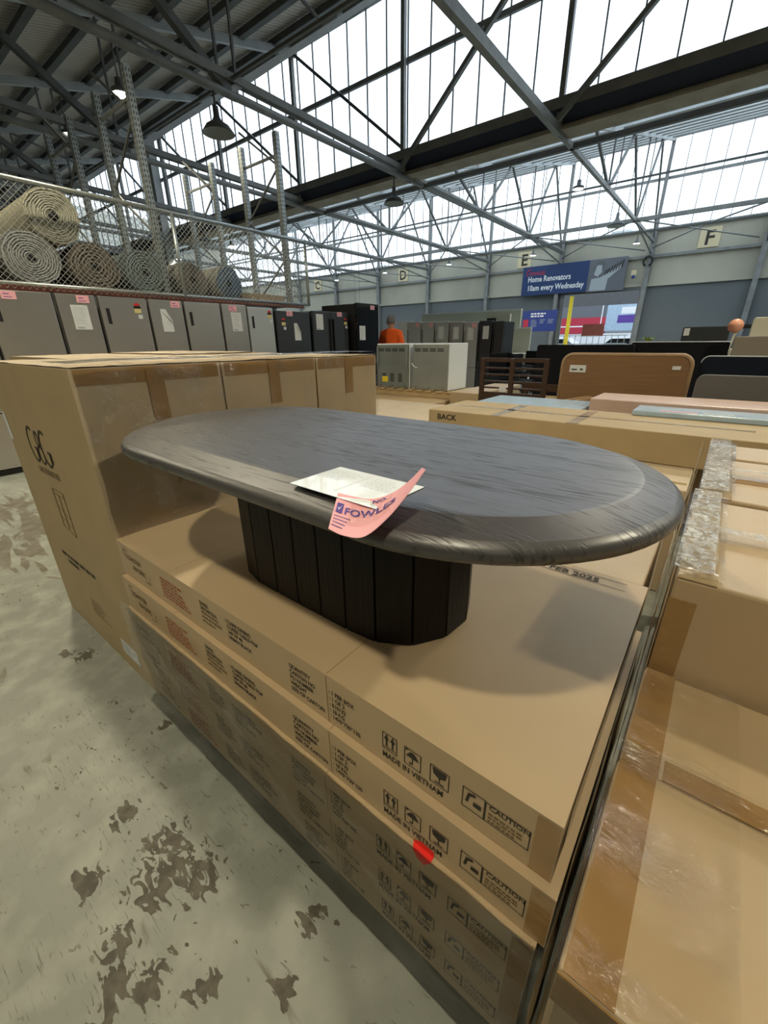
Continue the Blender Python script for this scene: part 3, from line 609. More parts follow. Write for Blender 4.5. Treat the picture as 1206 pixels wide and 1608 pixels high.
for z in (.5, 1.0, 1.5): q.tube([(-2.2, .2, z), (1.9, .2, z)], .025, 5)
q.build('wire_frame', t)

# ------------------------------------------------------------------ THE STACK OF FLAT CARTONS
CL, CW, CH = 1.476, 0.745, 0.13
def carton_mesh():
    q = MB().mat('card'); q.box(0, CL, 0, CW, .0, CH-.001)
    E = -.0012; u, v = (1, 0, 0), (0, 0, 1)
    q.mat('card_dark'); q.quad((1.014, -.0006, .002), (.0022, 0, 0), (0, 0, .124)); q.quad((1.014, .003, CH-.0006), (.0018, 0, 0), (0, .735, 0)); q.quad((.36, .003, CH-.0006), (.0015, 0, 0), (0, .735, 0)); q.mat('ink_faint'); q.quad((.045, E, .108), (.035, 0, 0), (0, 0, .003)); q.quad((.045, E, .085), (.003, 0, 0), (0, 0, .026)); q.quad((.215, E, .03), (.003, 0, 0), (0, 0, .03)); q.quad((.183, E, .028), (.035, 0, 0), (0, 0, .003))
    q.text('COASTER', (.055, E, .076), u, v, .026, 1.0); q.text('PACIFIC', (.098, E, .044), u, v, .026, 1.0)
    q.mat('ink_red'); dashes(q, (.30, E, .088), u, v, 6, .17, .0065, .0125, 9)
    q.mat('ink')
    z0, lh, fs = .090, .0163, .0158
    for i, s in enumerate(('RANGE', 'DESCRIPTION')): q.text(s, (.530, E, z0+.004-i*lh), u, v, fs, .80)
    q.mat('ink_faint'); dashes(q, (.530, E, z0-2*lh+.008), u, v, 3, .11, .007, .0145, 12); q.mat('ink')
    for i, s in enumerate((': CLAIRE DINING', 'COFFEE TABLE-TOP', '140*70*40', 'URBAN BLACK')): q.text(s, (.648 if i == 0 else .655, E, z0-i*lh), u, v, fs, .93)
    for i, s in enumerate(('QUANTITY', 'CARTON NO', 'PO NUMBER', 'WEIGHT', 'SIZE OF CARTON')): q.text(s, (.898, E, z0-i*lh-.005), u, v, fs, .86)
    for i, s in enumerate(('1 PER BOX', '1 OF 2', '010132', '18 KG', '1470*730*130')): q.text(': '+s, (1.022, E, z0-i*lh-.005), u, v, fs, .82)
    def frame(x0, x1, z0, z1, w=.0018):
        q.quad((x0, E, z0), (x1-x0, 0, 0), (0, 0, w)); q.quad((x0, E, z1-w), (x1-x0, 0, 0), (0, 0, w)); q.quad((x0, E, z0), (w, 0, 0), (0, 0, z1-z0)); q.quad((x1-w, E, z0), (w, 0, 0), (0, 0, z1-z0))
    def poly(pts): q.add([(x, E, z) for x, z in pts], [tuple(range(len(pts)))])
    a, b_, h = .040, .082, .042
    X0 = 1.160
    frame(X0, X0+.034, a, b_)
    for dx in (.010, .024): poly([(X0+dx-.006, a+.026), (X0+dx+.006, a+.026), (X0+dx, a+.040)]); poly([(X0+dx-.002, a+.010), (X0+dx+.002, a+.010), (X0+dx+.002, a+.027), (X0+dx-.002, a+.027)])
    poly([(X0+.004, a+.006), (X0+.030, a+.006), (X0+.030, a+.008), (X0+.004, a+.008)])
    X1 = X0+.050; frame(X1, X1+.036, a, b_)
    poly([(X1+.004+.028*i/8, a+.022+.015*math.sin(PI*i/8)) for i in range(9)]); poly([(X1+.017, a+.010), (X1+.019, a+.010), (X1+.019, a+.024), (X1+.017, a+.024)]); poly([(X1+.011, a+.006), (X1+.018, a+.006), (X1+.018, a+.010), (X1+.011, a+.010)]); poly([(X1+.003, a+.040), (X1+.010, a+.040), (X1+.003, a+.034)])
    X2 = X0+.104; frame(X2, X2+.038, a, b_)
    poly([(X2+.005, a+.038), (X2+.033, a+.038), (X2+.031, a+.024), (X2+.019, a+.018), (X2+.007, a+.024)]); poly([(X2+.018, a+.008), (X2+.020, a+.008), (X2+.020, a+.020), (X2+.018, a+.020)]); poly([(X2+.010, a+.005), (X2+.028, a+.005), (X2+.028, a+.008), (X2+.010, a+.008)])
    q.text('MADE IN VIETNAM', (X0, E, a-.021), u, v, .0195, .80)
    X3 = X0+.166; frame(X3, X3+.040, a-.004, b_); poly([(X3+.006, a+.012), (X3+.011, a+.012), (X3+.014, a+.028), (X3+.024, a+.032), (X3+.022, a+.038), (X3+.010, a+.034)]); poly([(X3+.020, a+.010), (X3+.034, a+.010), (X3+.034, a+.020), (X3+.020, a+.020)])
    frame(X3+.040, X3+.112, a-.004, b_-.002); q.text('CAUTION', (X3+.046, E, a+.028), u, v, .0145); q.mat('ink_faint'); dashes(q, (X3+.046, E, a+.016), u, v, 3, .058, .004, .008, 20)
    return q
q = carton_mesh(); proto = q.build('carton', bevel=.004)
labs = ['topmost flat coffee-table carton, carrying the black oval table', 'second flat carton from the top of the stack under the table', 'third flat carton from the top, with a red sticker corner on its upper edge',
        'fourth flat carton from the top, wrapped in film', 'lowest flat carton of the stack, wrapped in film near the floor']
offs = [(0, 0), (.014, -.016), (.003, -.028), (.001, -.022), (.001, -.012)]
Z0 = .714
for i, lab in enumerate(labs):
    o = proto if i == 0 else proto.copy()
    if i: C.objects.link(o)
    o.location = (offs[i][0], offs[i][1], Z0 - CH*(i+1)); tag(o, lab, 'carton', 'flat cartons stacked under the table')
    if i == 0:
        q = MB().mat('ink'); q.quad((1.10, .722, CH+.0004), (.33, -.0, 0), (0, .002, 0)); q.quad((1.10, .684, CH+.0004), (.33, 0, 0), (0, .002, 0))
        q.mat('ink'); q.text('DATE : FEB 2025', (1.115, .692, CH+.0004), (1, 0, 0), (0, 1, 0), .032, 1.1); q.build('printed_date', o)
    # taped ends
    q = MB().mat('tape'); q.quad((CL-.034, -.0016, .004), (.032, 0, 0), (0, 0, .12)); q.quad((CL+.0012, .05, .002), (0, .6, 0), (0, 0, .1)); q.build('tape', o)
t = thing('pallet', 'low wooden pallet hidden under the stack of flat cartons', 'pallet', (0, 0, 0))
q = MB().mat('pallet')
for y in (.04, .34, .64): q.box(.02, 1.42, y, y+.08, 0, .04)
q.build('runner', t)
q = MB().mat('pallet')
for i in range(9): q.box(.01+i*.158, .11+i*.158, .02, .73, .042, .062)
q.build('deck', t)
# red sticker
q = MB().mat('red_tape'); q.add([(1.246, -.0178, .462), (1.262, -.0178, .472), (1.290, -.0178, .470), (1.290, -.0178, .4552), (1.246, -.0178, .4552), (1.290, -.0295, .4552), (1.252, -.0295, .4552), (1.276, -.0295, .434), (1.262, -.0295, .440)],
      [(4, 3, 2, 1, 0), (4, 6, 5, 3), (6, 8, 7, 5)])
tag(q.build('sticker'), 'torn red sticker stuck over the edge of the third carton', 'sticker')

# stretch film shells
def film_sheet(q, o, u, v, nu, nv, amp=.003, seed=0):
    o, u, v = Vector(o), Vector(u), Vector(v); n = u.cross(v).normalized()
    def fn(a, b):
        p = o + u*a + v*b; e = min(a, 1-a, b, 1-b)
        d = noise.noise(p*9 + Vector((seed, 0, 0)))*amp + noise.noise(Vector((p.x*30, p.y*8, p.z*40+seed)))*amp*.6
        return p + n*(d + amp)
    q.grid(fn, nu, nv)
q = MB().mat('film'); film_sheet(q, (-.01, -.040, .03), (1.50, 0, 0), (0, 0, .47), 90, 30, .003, 3); film_sheet(q, (1.495, -.035, .03), (0, .79, 0), (0, 0, .50), 30, 20, .003, 5)
tag(q.build('stretch_film'), 'clear stretch film wrapped round the lower flat cartons', 'plastic film')

# ------------------------------------------------------------------ THE TABLE
TX, TY, TH = 0.807, 0.30, Z0 + .001
def stad(L, Wd, n=28, p=2.0):
    r = Wd/2; s = L/2 - r; out = []
    for i in range(n+1): a = -PI/2 + PI*i/n; out.append((s + r*math.cos(a), r*math.sin(a)))
    for i in range(n+1): a = PI/2 + PI*i/n; out.append((-s + r*math.cos(a), r*math.sin(a)))
    return out
t = thing('coffee_table', 'black-stained oval coffee table with a slatted drum base', 'coffee table', (TX, TY, TH), -.004)
q = MB().mat('black_oak')
prof = [(.0, .350), (.0, .357)]   # (inset, z)
prof = [(.062, .352), (.016, .353), (.004, .358), (.0, .366), (.001, .374), (.006, .381), (.014, .386), (.060, .3995), (.066, .4)]
rings = []
for ins, z in prof:
    rings.append([(x, y, z) for x, y in stad(1.40-2*ins, .70-2*ins, 40)])
n = len(rings[0]); vs = [p for r in rings for p in r]; fs = []
for i in range(len(rings)-1):
    for k in range(n): k2 = (k+1) % n; fs.append((i*n+k, i*n+k2, (i+1)*n+k2, (i+1)*n+k))
q.add(vs, [f for f in fs if f[0]//n != 6], True); q.add([p for p in rings[6]]+[p for p in rings[7]], [(k, (k+1) % n, n+(k+1) % n, n+k) for k in range(n)], False); q.add(rings[-1], [tuple(range(n))], False); q.add(rings[0], [tuple(range(n))[::-1]], False)
q.build('tabletop', t)
# slatted base: facets with V grooves
q = MB().mat('base_wood')
def base_outline(L, Wd, slat=.082):
    r = Wd/2; s = L/2 - r; per = 4*s + 2*PI*r; N = round(per/slat); pts = []
    def at(d):
        d %= per
        if d < 2*s: return (-s+d, -r)
        d -= 2*s
        if d < PI*r: a = -PI/2 + d/r; return (s+r*math.cos(a), r*math.sin(a))
        d -= PI*r
        if d < 2*s: return (s-d, r)
        d -= 2*s; a = PI/2 + d/r; return (-s+r*math.cos(a), r*math.sin(a))
    for i in range(N):
        a = at(i*per/N); b = at((i+1)*per/N); ax, ay = a; bx, by = b; l = math.hypot(bx-ax, by-ay); ux, uy = (bx-ax)/l, (by-ay)/l; g = .003
        nx, ny = uy, -ux
        pts.append((ax - nx*.006, ay - ny*.006)); pts.append((ax+ux*g, ay+uy*g)); pts.append((bx-ux*g, by-uy*g))
    return pts
q.prism(base_outline(.705, .345), .0, .351); q.build('base', t, bevel=0)
# price papers
q = MB().mat('paper'); q.X = Matrix.Translation((1.06, .035, TH+.4008)) @ Matrix.Rotation(-.02, 4, 'Z')
q.box(-.070, .115, -.055, .062, 0, .0006); q.mat('print_grey'); q.quad((.015, -.04, .0008), (.001, 0, 0), (0, .09, 0)); dashes(q, (-.07, .045, .0008), (1, 0, 0), (0, 1, 0), 7, .08, .0015, .007, 30); dashes(q, (.03, .045, .0008), (1, 0, 0), (0, 1, 0), 6, .07, .0015, .008, 31)
tag(q.build('price_sheet'), 'white printed sheet lying on the black coffee table', 'paper')
def catm(P, t):
    n = len(P)-1; i = min(int(t*n), n-1); f = t*n - i; p0 = Vector(P[max(i-1, 0)]); p1 = Vector(P[i]); p2 = Vector(P[i+1]); p3 = Vector(P[min(i+2, n)])
    return .5*((2*p1) + (p2-p0)*f + (2*p0-5*p1+4*p2-p3)*f*f + (3*p1-p0-3*p2+p3)*f**3)
lowe = [(1.140, -.082, 1.100), (1.168, -.084, 1.099), (1.198, -.078, 1.103), (1.212, -.050, 1.120), (1.222, -.018, 1.146), (1.226, .018, 1.172)]
uppe = [(1.090, -.010, 1.1185), (1.115, -.006, 1.1175), (1.145, .002, 1.1175), (1.168, .020, 1.126), (1.184, .040, 1.142), (1.206, .040, 1.166)]
def psheet(a, b): return catm(lowe, a).lerp(catm(uppe, a), b)
q = MB().mat('pink'); q.grid(psheet, 24, 8)
nrm = (psheet(.1, 0)-psheet(0, 0)).cross(psheet(0, 1)-psheet(0, 0)).normalized()
q.add([psheet(i/24, j/8) - nrm*.0006 for i in range(25) for j in range(9)], [(i*9+j, i*9+j+1, (i+1)*9+j+1, (i+1)*9+j) for i in range(24) for j in range(8)], True)
def on_sheet(text, a0, b0, size, asp=.55):
    vs, fs = glyphs(text); pts = []
    for x, y in vs: pts.append(psheet(a0 + x*size, b0 + y*size/asp) + nrm*.0009)
    q.add(pts, fs, False)
def sq(a0, a1, b0, b1): q.add([psheet(a0, b0)+nrm*.0009, psheet(a1, b0)+nrm*.0009, psheet(a1, b1)+nrm*.0009, psheet(a0, b1)+nrm*.0009], [(0, 1, 2, 3)], False)
q.mat('violet'); sq(.05, .135, .46, .72); on_sheet('FOWLES', .155, .47, .135); on_sheet('NO.', .42, .82, .08)
q.mat('paper'); q.add([psheet(.07, .60)+nrm*.0014, psheet(.09, .52)+nrm*.0014, psheet(.125, .68)+nrm*.0014, psheet(.09, .57)+nrm*.0014], [(0, 1, 2, 3)], False)
q.mat('violet')
for r in range(4): sq(.04, .24-.02*r, .36-.08*r, .375-.08*r)
q.build('price_ticket')
pt = bpy.data.objects['price_ticket']; tag(pt, 'curled pink ticket with violet lettering drooping over the table edge', 'paper')
q = MB().mat('film'); q.grid(lambda a, b: psheet(.22+.4*a, .25+.7*b) + nrm*(.0015+.0025*noise.noise(Vector((a*9, b*7, 1)))), 20, 16); q.build('tape', pt)

# ------------------------------------------------------------------ BIG CARTONS AT THE LEFT
def big_carton(x0, x1, y0, y1, z1, label, front=False, name='carton', cardm='card_pale', strap=True, grp='tall cartons beside the stack'):
    t = thing(name, label, 'carton', (x0, y0, 0), group=grp)
    w, d = x1-x0, y1-y0
    q = MB().mat('card_kraft_shade');  # front painted darker than the other faces to carry its shade
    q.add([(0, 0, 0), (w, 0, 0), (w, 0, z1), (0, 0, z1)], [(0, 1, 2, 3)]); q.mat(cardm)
    q.add([(0, 0, 0), (w, 0, 0), (w, d, 0), (0, d, 0), (0, 0, z1), (w, 0, z1), (w, d, z1), (0, d, z1)], [(0, 3, 2, 1), (4, 5, 6, 7), (1, 2, 6, 5), (2, 3, 7, 6), (3, 0, 4, 7)])
    E = -.0015
    if front:
        u, v = (1, 0, 0), (0, 0, 1); W_ = w
        def X(x): return x + 1.03   # face coordinates measured from the stack side
        q.mat('ink')
        def arc(cx, cz, rx, rz, a0, a1, wd=.011, n=20):
            for i in range(n):
                a = math.radians(a0+(a1-a0)*i/n); b = math.radians(a0+(a1-a0)*(i+1)/n)
                q.bar((cx+rx*math.cos(a), E, cz+rz*math.sin(a)), (cx+rx*math.cos(b), E, cz+rz*math.sin(b)), .001, wd)
        gz = .952
        arc(X(-.665), gz, .052, .070, 60, 330); q.bar((X(-.655), E, gz-.012), (X(-.612), E, gz-.012), .001, .010); q.bar((X(-.616), E, gz-.012), (X(-.616), E, gz-.05), .001, .010)
        arc(X(-.588), gz+.030, .020, .030, 0, 360, .008); arc(X(-.583), gz-.035, .033, .036, 0, 360, .008)
        arc(X(-.505), gz, .052, .070, 60, 330); q.bar((X(-.495), E, gz-.012), (X(-.452), E, gz-.012), .001, .010); q.bar((X(-.456), E, gz-.012), (X(-.456), E, gz-.05), .001, .010)
        q.mat('ink_faint'); q.text('G&G FURNITURE', (X(-.70), E, gz-.118), u, v, .036, .95)
        for a_, b_ in (((-.60, .775), (-.47, .775)), ((-.60, .755), (-.47, .755)), ((-.60, .755), (-.60, .60)), ((-.47, .775), (-.47, .58)), ((-.60, .775), (-.60, .755)), ((-.535, .755), (-.535, .6)), ((-.60, .60), (-.47, .58)), ((-.60, .70), (-.47, .66)), ((-.60, .65), (-.47, .62))):
            q.bar((X(a_[0]), E, a_[1]), (X(b_[0]), E, b_[1]), .001, .0022)
        q.mat('ink'); dashes(q, (X(-.80), E, .405), u, v, 1, .42, .018, .02, 2); dashes(q, (X(-.74), E, .375), u, v, 1, .16, .016, .02, 5)
        q.mat('ink_faint'); dashes(q, (X(-.58), E, .235), u, v, 5, .22, .006, .018, 7)
        q.mat('paper_dull'); q.add([(X(-.30), E, .15), (X(-.14), E, .15), (X(-.14), E, .075), (X(-.30), E, .075)], [(0, 3, 2, 1)]); q.mat('print_grey'); dashes(q, (X(-.285), E-.0005, .13), u, v, 4, .12, .006, .014, 8)
        q.mat('paper_dull'); q.add([(X(-1.028), E, 1.06), (X(-.985), E, 1.05), (X(-.975), E, .93), (X(-1.028), E, .93)], [(0, 3, 2, 1)])
    q.build('carton_body', t, bevel=.006)
    q = MB().mat('tape'); e = .0015
    q.quad((w+e, 0.01, z1-.05), (0, d-.02, 0), (0, 0, .048)); q.quad((w+e*2, d*.5-.028, z1-.175), (0, .056, 0), (0, 0, .173)); q.quad((.01, d*.5-.028, z1+e), (w-.01, 0, 0), (0, .056, 0)) ; q.quad((w-.05, .01, z1+e*2), (.048, 0, 0), (0, d-.02, 0))
    q.build('tape', t)
    # crumpled top flaps
    q = MB().mat(cardm); zt = z1+.003
    for s_ in (0, 1):
        ya = .004 if s_ == 0 else d*.5+.004
        q.grid(lambda a, b: Vector((.004+(w-.008)*a, ya+(d*.5-.008)*b, zt + .004*abs(noise.noise(Vector((a*5+s_, b*3, y0*3)))) + (.006*max(0, noise.noise(Vector((a*3, s_*5, 7*y0)))) if 0 < b < 1 else 0))), 24, 8)
    q.build('top_flap', t)
    return t
BH = 1.262
big_carton(-1.03, 0, -.0, .487, BH, 'front tall carton with the looped black logo on its end', True)
big_carton(-1.03, 0, .495, .975, BH-.002, 'second tall carton back, wrapped in film, beyond the logo carton')
big_carton(-1.03, -.0, .981, 1.42, BH-.004, 'third tall carton back, last of the row beyond the table end')
big_carton(-2.06, -1.04, .30, .86, BH-.002, 'tall carton in the second column, left one, only its top showing', grp='cartons behind the tall row')
big_carton(-2.06, -1.04, .87, 1.42, BH+.004, 'tall carton in the second column, right one, only its top showing', grp='cartons behind the tall row')
q = MB().mat('film'); film_sheet(q, (.006, .0, .74), (0, 1.43, 0), (0, 0, .53), 50, 60, .003, 9); film_sheet(q, (-.22, .0, BH+.014), (.22, 0, 0), (0, 1.42, 0), 20, 60, .003, 19)
tag(q.build('stretch_film'), 'clear stretch film over the right faces of the tall cartons', 'plastic film')

# ------------------------------------------------------------------ CARTONS AT THE RIGHT
def box_carton(x0, x1, y0, y1, z0, z1, label, m='card', grp=None, tapes=(), topm=None, bev=.006, text=None):
    t = thing('carton', label, 'carton', (x0, y0, z0), group=grp); w, d, h = x1-x0, y1-y0, z1-z0
    q = MB().mat(m); q.box(0, w, 0, d, 0, h)
    if text: q.mat('ink'); q.text(*text)
    q.build('carton_body', t, bevel=bev)
    for tm, kind, a, b, c_, d_ in tapes:
        q = MB().mat(tm); e = .0018
        if kind == 'top': q.box(a, b, c_, d_, h, h+e)
        elif kind == 'front': q.box(a, b, -e, 0, c_, d_)
        elif kind == 'left': q.box(-e, 0, a, b, c_, d_)
        q.build('tape', t)
    return t
RX = 1.512; RG = 'wrapped cartons at the right edge'
box_carton(RX, 2.55, -.135, .175, .36, .695, 'nearest film-wrapped carton at bottom right', 'card', RG, [('tape', 'top', .004, .055, .0, .31), ('tape', 'front', 0, 1.0, .27, .33)])
box_carton(RX+.002, 2.55, .18, .44, .36, .69, 'second carton from the front at right, below the step', 'card', RG, [('tape', 'top', .004, .055, .0, .26), ('tape', 'top', .06, 1.0, .0, .04)])
box_carton(RX-.004, 2.55, -.10, .44, .0, .352, 'lower carton under the nearest wrapped cartons at right', 'card_kraft_shade', RG, [('tape', 'left', .02, .5, .25, .33)])
T1 = [('tape_shiny', 'top', .004, .065, .0, .56), ('tape', 'top', .066, 1.0, .25, .30), ('tape', 'front', 0, .05, .0, .5), ('tape', 'left', 0, .56, .40, .46)]
box_carton(RX+.008, 2.6, .455, .71, .36, .905, 'tall wrapped carton rising behind the step at right', 'card', RG, [('tape_shiny', 'top', .004, .065, .0, .25), ('tape', 'front', 0, .045, .02, .5)])
box_carton(RX+.008, 2.6, .715, 1.0, .36, .90, 'tall wrapped carton just right of the table tip', 'card', RG, [('tape_shiny', 'top', .004, .065, .0, .28)])
box_carton(RX+.02, 2.6, 1.02, 1.30, .36, .905, 'wrapped carton in the middle of the right-hand row', 'card', RG, [('tape_shiny', 'top', .004, .07, .0, .28), ('tape', 'top', .07, 1., .20, .26)])
box_carton(RX+.02, 2.6, 1.31, 1.56, .36, .90, 'second wrapped carton from the far end of the right-hand row', 'card', RG, [('tape_shiny', 'top', .004, .07, .0, .25)])
box_carton(RX+.03, 2.6, 1.57, 1.82, .36, .905, 'farthest wrapped carton of the right-hand row', 'card', RG, [('tape_shiny', 'top', .004, .07, .0, .25)])
box_carton(RX+.01, 2.6, .455, 1.82, .0, .355, 'long lower carton under the tall wrapped row at right', 'card_kraft_shade', RG)
q = MB().mat('film')
film_sheet(q, (RX-.012, -.15, .02), (0, .0001, .70), (0, .6, 0), 50, 40, .003, 31)
film_sheet(q, (RX-.006, -.14, .702), (.16, 0, 0), (0, .57, 0), 24, 60, .003, 33); film_sheet(q, (RX, .145, .703), (.8, 0, 0), (0, .07, 0), 60, 10, .003, 35)
film_sheet(q, (RX-.004, .458, .912), (.085, 0, 0), (0, .55, 0), 20, 60, .004, 37); film_sheet(q, (RX+.01, 1.02, .915), (.085, 0, 0), (0, .80, 0), 20, 70, .004, 39)
film_sheet(q, (RX+.05, .66, .912), (.6, 0, 0), (0, .08, 0), 40, 12, .003, 41); film_sheet(q, (RX+.05, 1.22, .915), (.6, 0, 0), (0, .09, 0), 40, 12, .003, 43)
film_sheet(q, (RX-.003, .45, .37), (0, .0001, .54), (0, 1.38, 0), 30, 70, .003, 45); film_sheet(q, (RX-.004, -.139, .45), (.5, 0, 0), (0, 0, .25), 30, 20, .003, 47)
q.mat('bunched')
film_sheet(q, (RX+.002, .458, .922), (.062, 0, 0), (0, .545, 0), 16, 60, .005, 57); film_sheet(q, (RX+.012, 1.02, .925), (.066, 0, 0), (0, .80, 0), 16, 70, .005, 59)
film_sheet(q, (RX-.008, .46, .80), (0, .0001, .12), (0, 1.36, 0), 12, 90, .005, 61)
film_sheet(q, (RX+.06, .70, .922), (.7, 0, 0), (0, .035, 0), 60, 6, .003, 63); film_sheet(q, (RX+.07, 1.28, .925), (.7, 0, 0), (0, .04, 0), 60, 6, .003, 65)
tag(q.build('stretch_film'), 'wrinkled stretch film over the cartons at the right edge', 'plastic film')

# ------------------------------------------------------------------ CARTONS BEHIND THE TABLE
MG = 'cartons behind the table'
box_carton(.02, 1.45, 1.15, 2.05, .0, .50, 'carton between the table stack and the carton marked BACK, lower one', 'card_pale', MG)
box_carton(.2, 1.49, 2.08, 3.24, .0, .605, 'carton under the long carton marked BACK, with a taped lid', 'card_pale', MG, [('tape_shiny', 'top', .0, 1.28, .10, .14)])
box_carton(-.37, 1.80, 2.56, 3.22, .607, .80, 'long flat carton printed BACK near its left corner', 'card_kraft_shade', MG, [('tape_shiny', 'top', .0, 2.1, .30, .34), ('tape_shiny', 'top', .55, .62, .0, .6), ('tape_shiny', 'top', 1.10, 1.17, .0, .6)],
           text=('BACK', (.085, -.002, .122), (1, 0, 0), (0, 0, 1), .062, 1.1))  # darker card tone stands in for the unlit front of this carton
q = MB().mat('blue_film'); q.box(-.28, .64, 3.26, 3.80, .655, .795); tag(q.build('film_wrapped_panel', bevel=.008), 'long pale blue film-wrapped panel behind the carton marked BACK', 'wrapped panel')
q = MB().mat('blue_film'); q.box(1.03, 2.6, 3.14, 3.44, .80, .84); tag(q.build('film_wrapped_panel', bevel=.008), 'short pale blue film-wrapped panel with pink tape at right', 'wrapped panel')
q = MB().mat('pink'); q.box(1.20, 1.42, 3.17, 3.20, .8405, .842); q.mat('paper'); q.box(1.45, 1.62, 3.19, 3.23, .8405, .842); tag(q.build('label_strip'), 'pink and white label strips on the short blue panel', 'label')
box_carton(.66, 1.98, 3.46, 3.95, .66, .862, 'flat pinkish carton lying in front of the brown headboard', 'pinkish_card', MG)
box_carton(-.35, 2.9, 3.25, 4.2, .0, .65, 'broad low carton carrying the blue film-wrapped panels', 'card_kraft_shade', MG)
box_carton(-2.35, -.42, 2.75, 4.35, .0, .555, 'wide pale flat carton left of the carton marked BACK', 'card_pale', MG, [('tape', 'top', 1.86, 1.92, 0, 1.6)])
box_carton(-3.3, -1.75, 4.75, 6.9, .0, .47, 'carton under the pallet of ovens', 'card', MG)
box_carton(-1.72, -1.25, 5.3, 6.9, .0, .60, 'brown carton to the right of the two ovens', 'card', MG)

# ------------------------------------------------------------------ OVENS ON A PALLET
t = thing('pallet', 'wooden pallet carrying the two ovens', 'pallet', (0, 0, 0))
q = MB().mat('pallet')
for y in (5.42, 5.75, 6.08): q.box(-3.38, -1.74, y, y+.09, .475, .555)
q.build('runner', t)
q = MB().mat('pallet')
for i in range(9): q.box(-3.38+.19*i, -3.26+.19*i, 5.40, 6.20, .557, .58)
q.build('deck', t)
def oven(x, w, label, m, grey):
    t = thing('oven', label, 'oven', (x, 5.5, .582)); h = .70; d = .60
    q = MB().mat('white_enamel'); q.box(0, w, .012, d, 0, h); q.build('casing', t, bevel=.008)
    q = MB().mat(m); q.box(.012, w-.012, -.002, .012, .33, h-.02); q.box(.012, w-.012, -.008, .012, .02, .33)
    q.mat('slot')
    for i in range(4):
        for j in range(2): q.box(.05+i*(w-.12)/4, .05+i*(w-.12)/4+(w-.12)/5, -.004, 0, h-.09-j*.028, h-.075-j*.028)
    if grey:
        for i in range(3):
            for j in range(5): q.box(.12+i*.17, .20+i*.17, -.010, -.006, .10+j*.028, .115+j*.028)
    for i in range(3): q.lathe([(0, 0), (.01, 0)], (.08+i*(w-.16)/2, 0, 0), 6); q.box(.07+i*(w-.16)/2, .085+i*(w-.16)/2, -.011, -.004, .03, .045)
    q.build('back_panel', t)
    q = MB().mat('galv_panel'); None
    if grey:
        for bx in (.02, w-.05): MB().mat('galv_panel').box(bx, bx+.03, -.03, 0, .36, h-.04).build('bracket', t)
    if grey: q = MB().mat('yellow'); q.box(.12, .24, -.012, -.009, .09, .18); q.build('sticker', t)
    else: q = MB().mat('white_enamel'); q.tube([(0.0, -.02, .40), (.05, -.03, .36), (.10, -.03, .33), (.12, -.02, .34)], .008, 6); q.build('power_cord', t)
    return t
oven(-3.30, .68, 'left oven on the pallet, grey back panel with a yellow sticker', 'galv_panel_grey', True)
oven(-2.56, .68, 'right oven on the pallet, shiny zinc back and white side', 'galv_panel', False)

# ------------------------------------------------------------------ FRIDGES
FX = -4.45
def fridge(y0, y1, z1, label, m='stainless', handle='slot', cards=(), x=FX, depth=.68, double=False, grp='fridges along the wire fence'):
    t = thing('fridge', label, 'fridge', (x, y0, 0), group=grp); w = y1-y0
    q = MB().mat('black' if m in ('charcoal', 'gloss_black') else 'steel_mid'); q.box(-depth, -.07, .006, w-.006, .06, z1-.012); q.mat('black'); q.box(-depth+.05, -.03, .02, w-.02, 0, .06); q.build('cabinet', t, bevel=.004)
    doors = [(.003, w/2-.003), (w/2+.003, w-.003)] if double else [(.003, w-.003)]
    for a, b in doors:
        o = MB().mat(m).box(-.065, 0, a, b, .66, z1).build('door', t, bevel=.008)
        if handle == 'slot': MB().mat('slot').box(-.002, .002, a+.055, a+.095, z1-.30, z1-.13).build('handle', o)
        if handle == 'bar':
            yy = b-.04 if a < .1 else a+.04
            MB().mat('black').box(.002, .035, yy-.012, yy+.012, .95, z1-.12).build('handle', o)
    MB().mat(m).box(-.065, 0, .003, w-.003, .07, .65).build('freezer_drawer', t, bevel=.008)
    for kind, y, z in cards:
        if kind == 'pink': q = MB().mat('pink'); q.box(.001, .003, y, y+.125, z-.075, z); q.mat('violet'); q.quad((.0035, y+.02, z-.03), (0, .05, 0), (0, 0, .008)); q.quad((.0035, y+.02, z-.058), (0, .07, 0), (0, 0, .006)); q.build('price_tag', t)
        if kind == 'doc':
            q = MB().mat('paper_dull'); q.box(.001, .003, y, y+.17, z-.255, z); q.mat('print_grey'); dashes(q, (.0035, y+.015, z-.03), (0, 1, 0), (0, 0, 1), 12, .13, .004, .015, int(y*100)+3); q.quad((.0035, y+.02, z-.245), (0, .07, 0), (0, 0, .02)); q.build('spec_sheet', t)
        if kind == 'fold':
            q = MB().mat('paper_dull'); q.add([(.002, y, z), (.002, y+.07, z), (.002, y+.14, z-.13), (.002, y+.14, z-.27), (.002, y, z-.27), (.03, y+.13, z-.16)], [(0, 1, 5, 2), (0, 2, 3, 4), (0, 2, 5)]); q.build('spec_sheet', t)
        if kind == 'energy':
            q = MB().mat('red'); q.add([(.002, y+.04+.035*math.cos(a), z-.04+.035*math.sin(a)) for a in [i*PI/8 for i in range(9)]], [tuple(range(9))]); q.mat('black'); q.box(.001, .003, y, y+.08, z-.07, z-.04); q.mat('energy_yellow'); q.box(.001, .003, y, y+.08, z-.12, z-.07); q.mat('paper_dull'); q.box(.001, .003, y+.035, y+.085, z-.185, z-.14); q.build('energy_label', t)
    return t
fridge(.22, .72, 1.85, 'stainless fridge at the far left edge, mostly hidden', cards=())
fridge(.74, 1.315, 1.85, 'leftmost clearly seen stainless fridge with a pink tag at its top left', cards=[('pink', .14, 1.84)])
fridge(1.345, 1.735, 1.85, 'narrow stainless fridge with a pink tag above a white sheet, second from the left', handle=None, cards=[('pink', .20, 1.84), ('doc', .12, 1.74)])
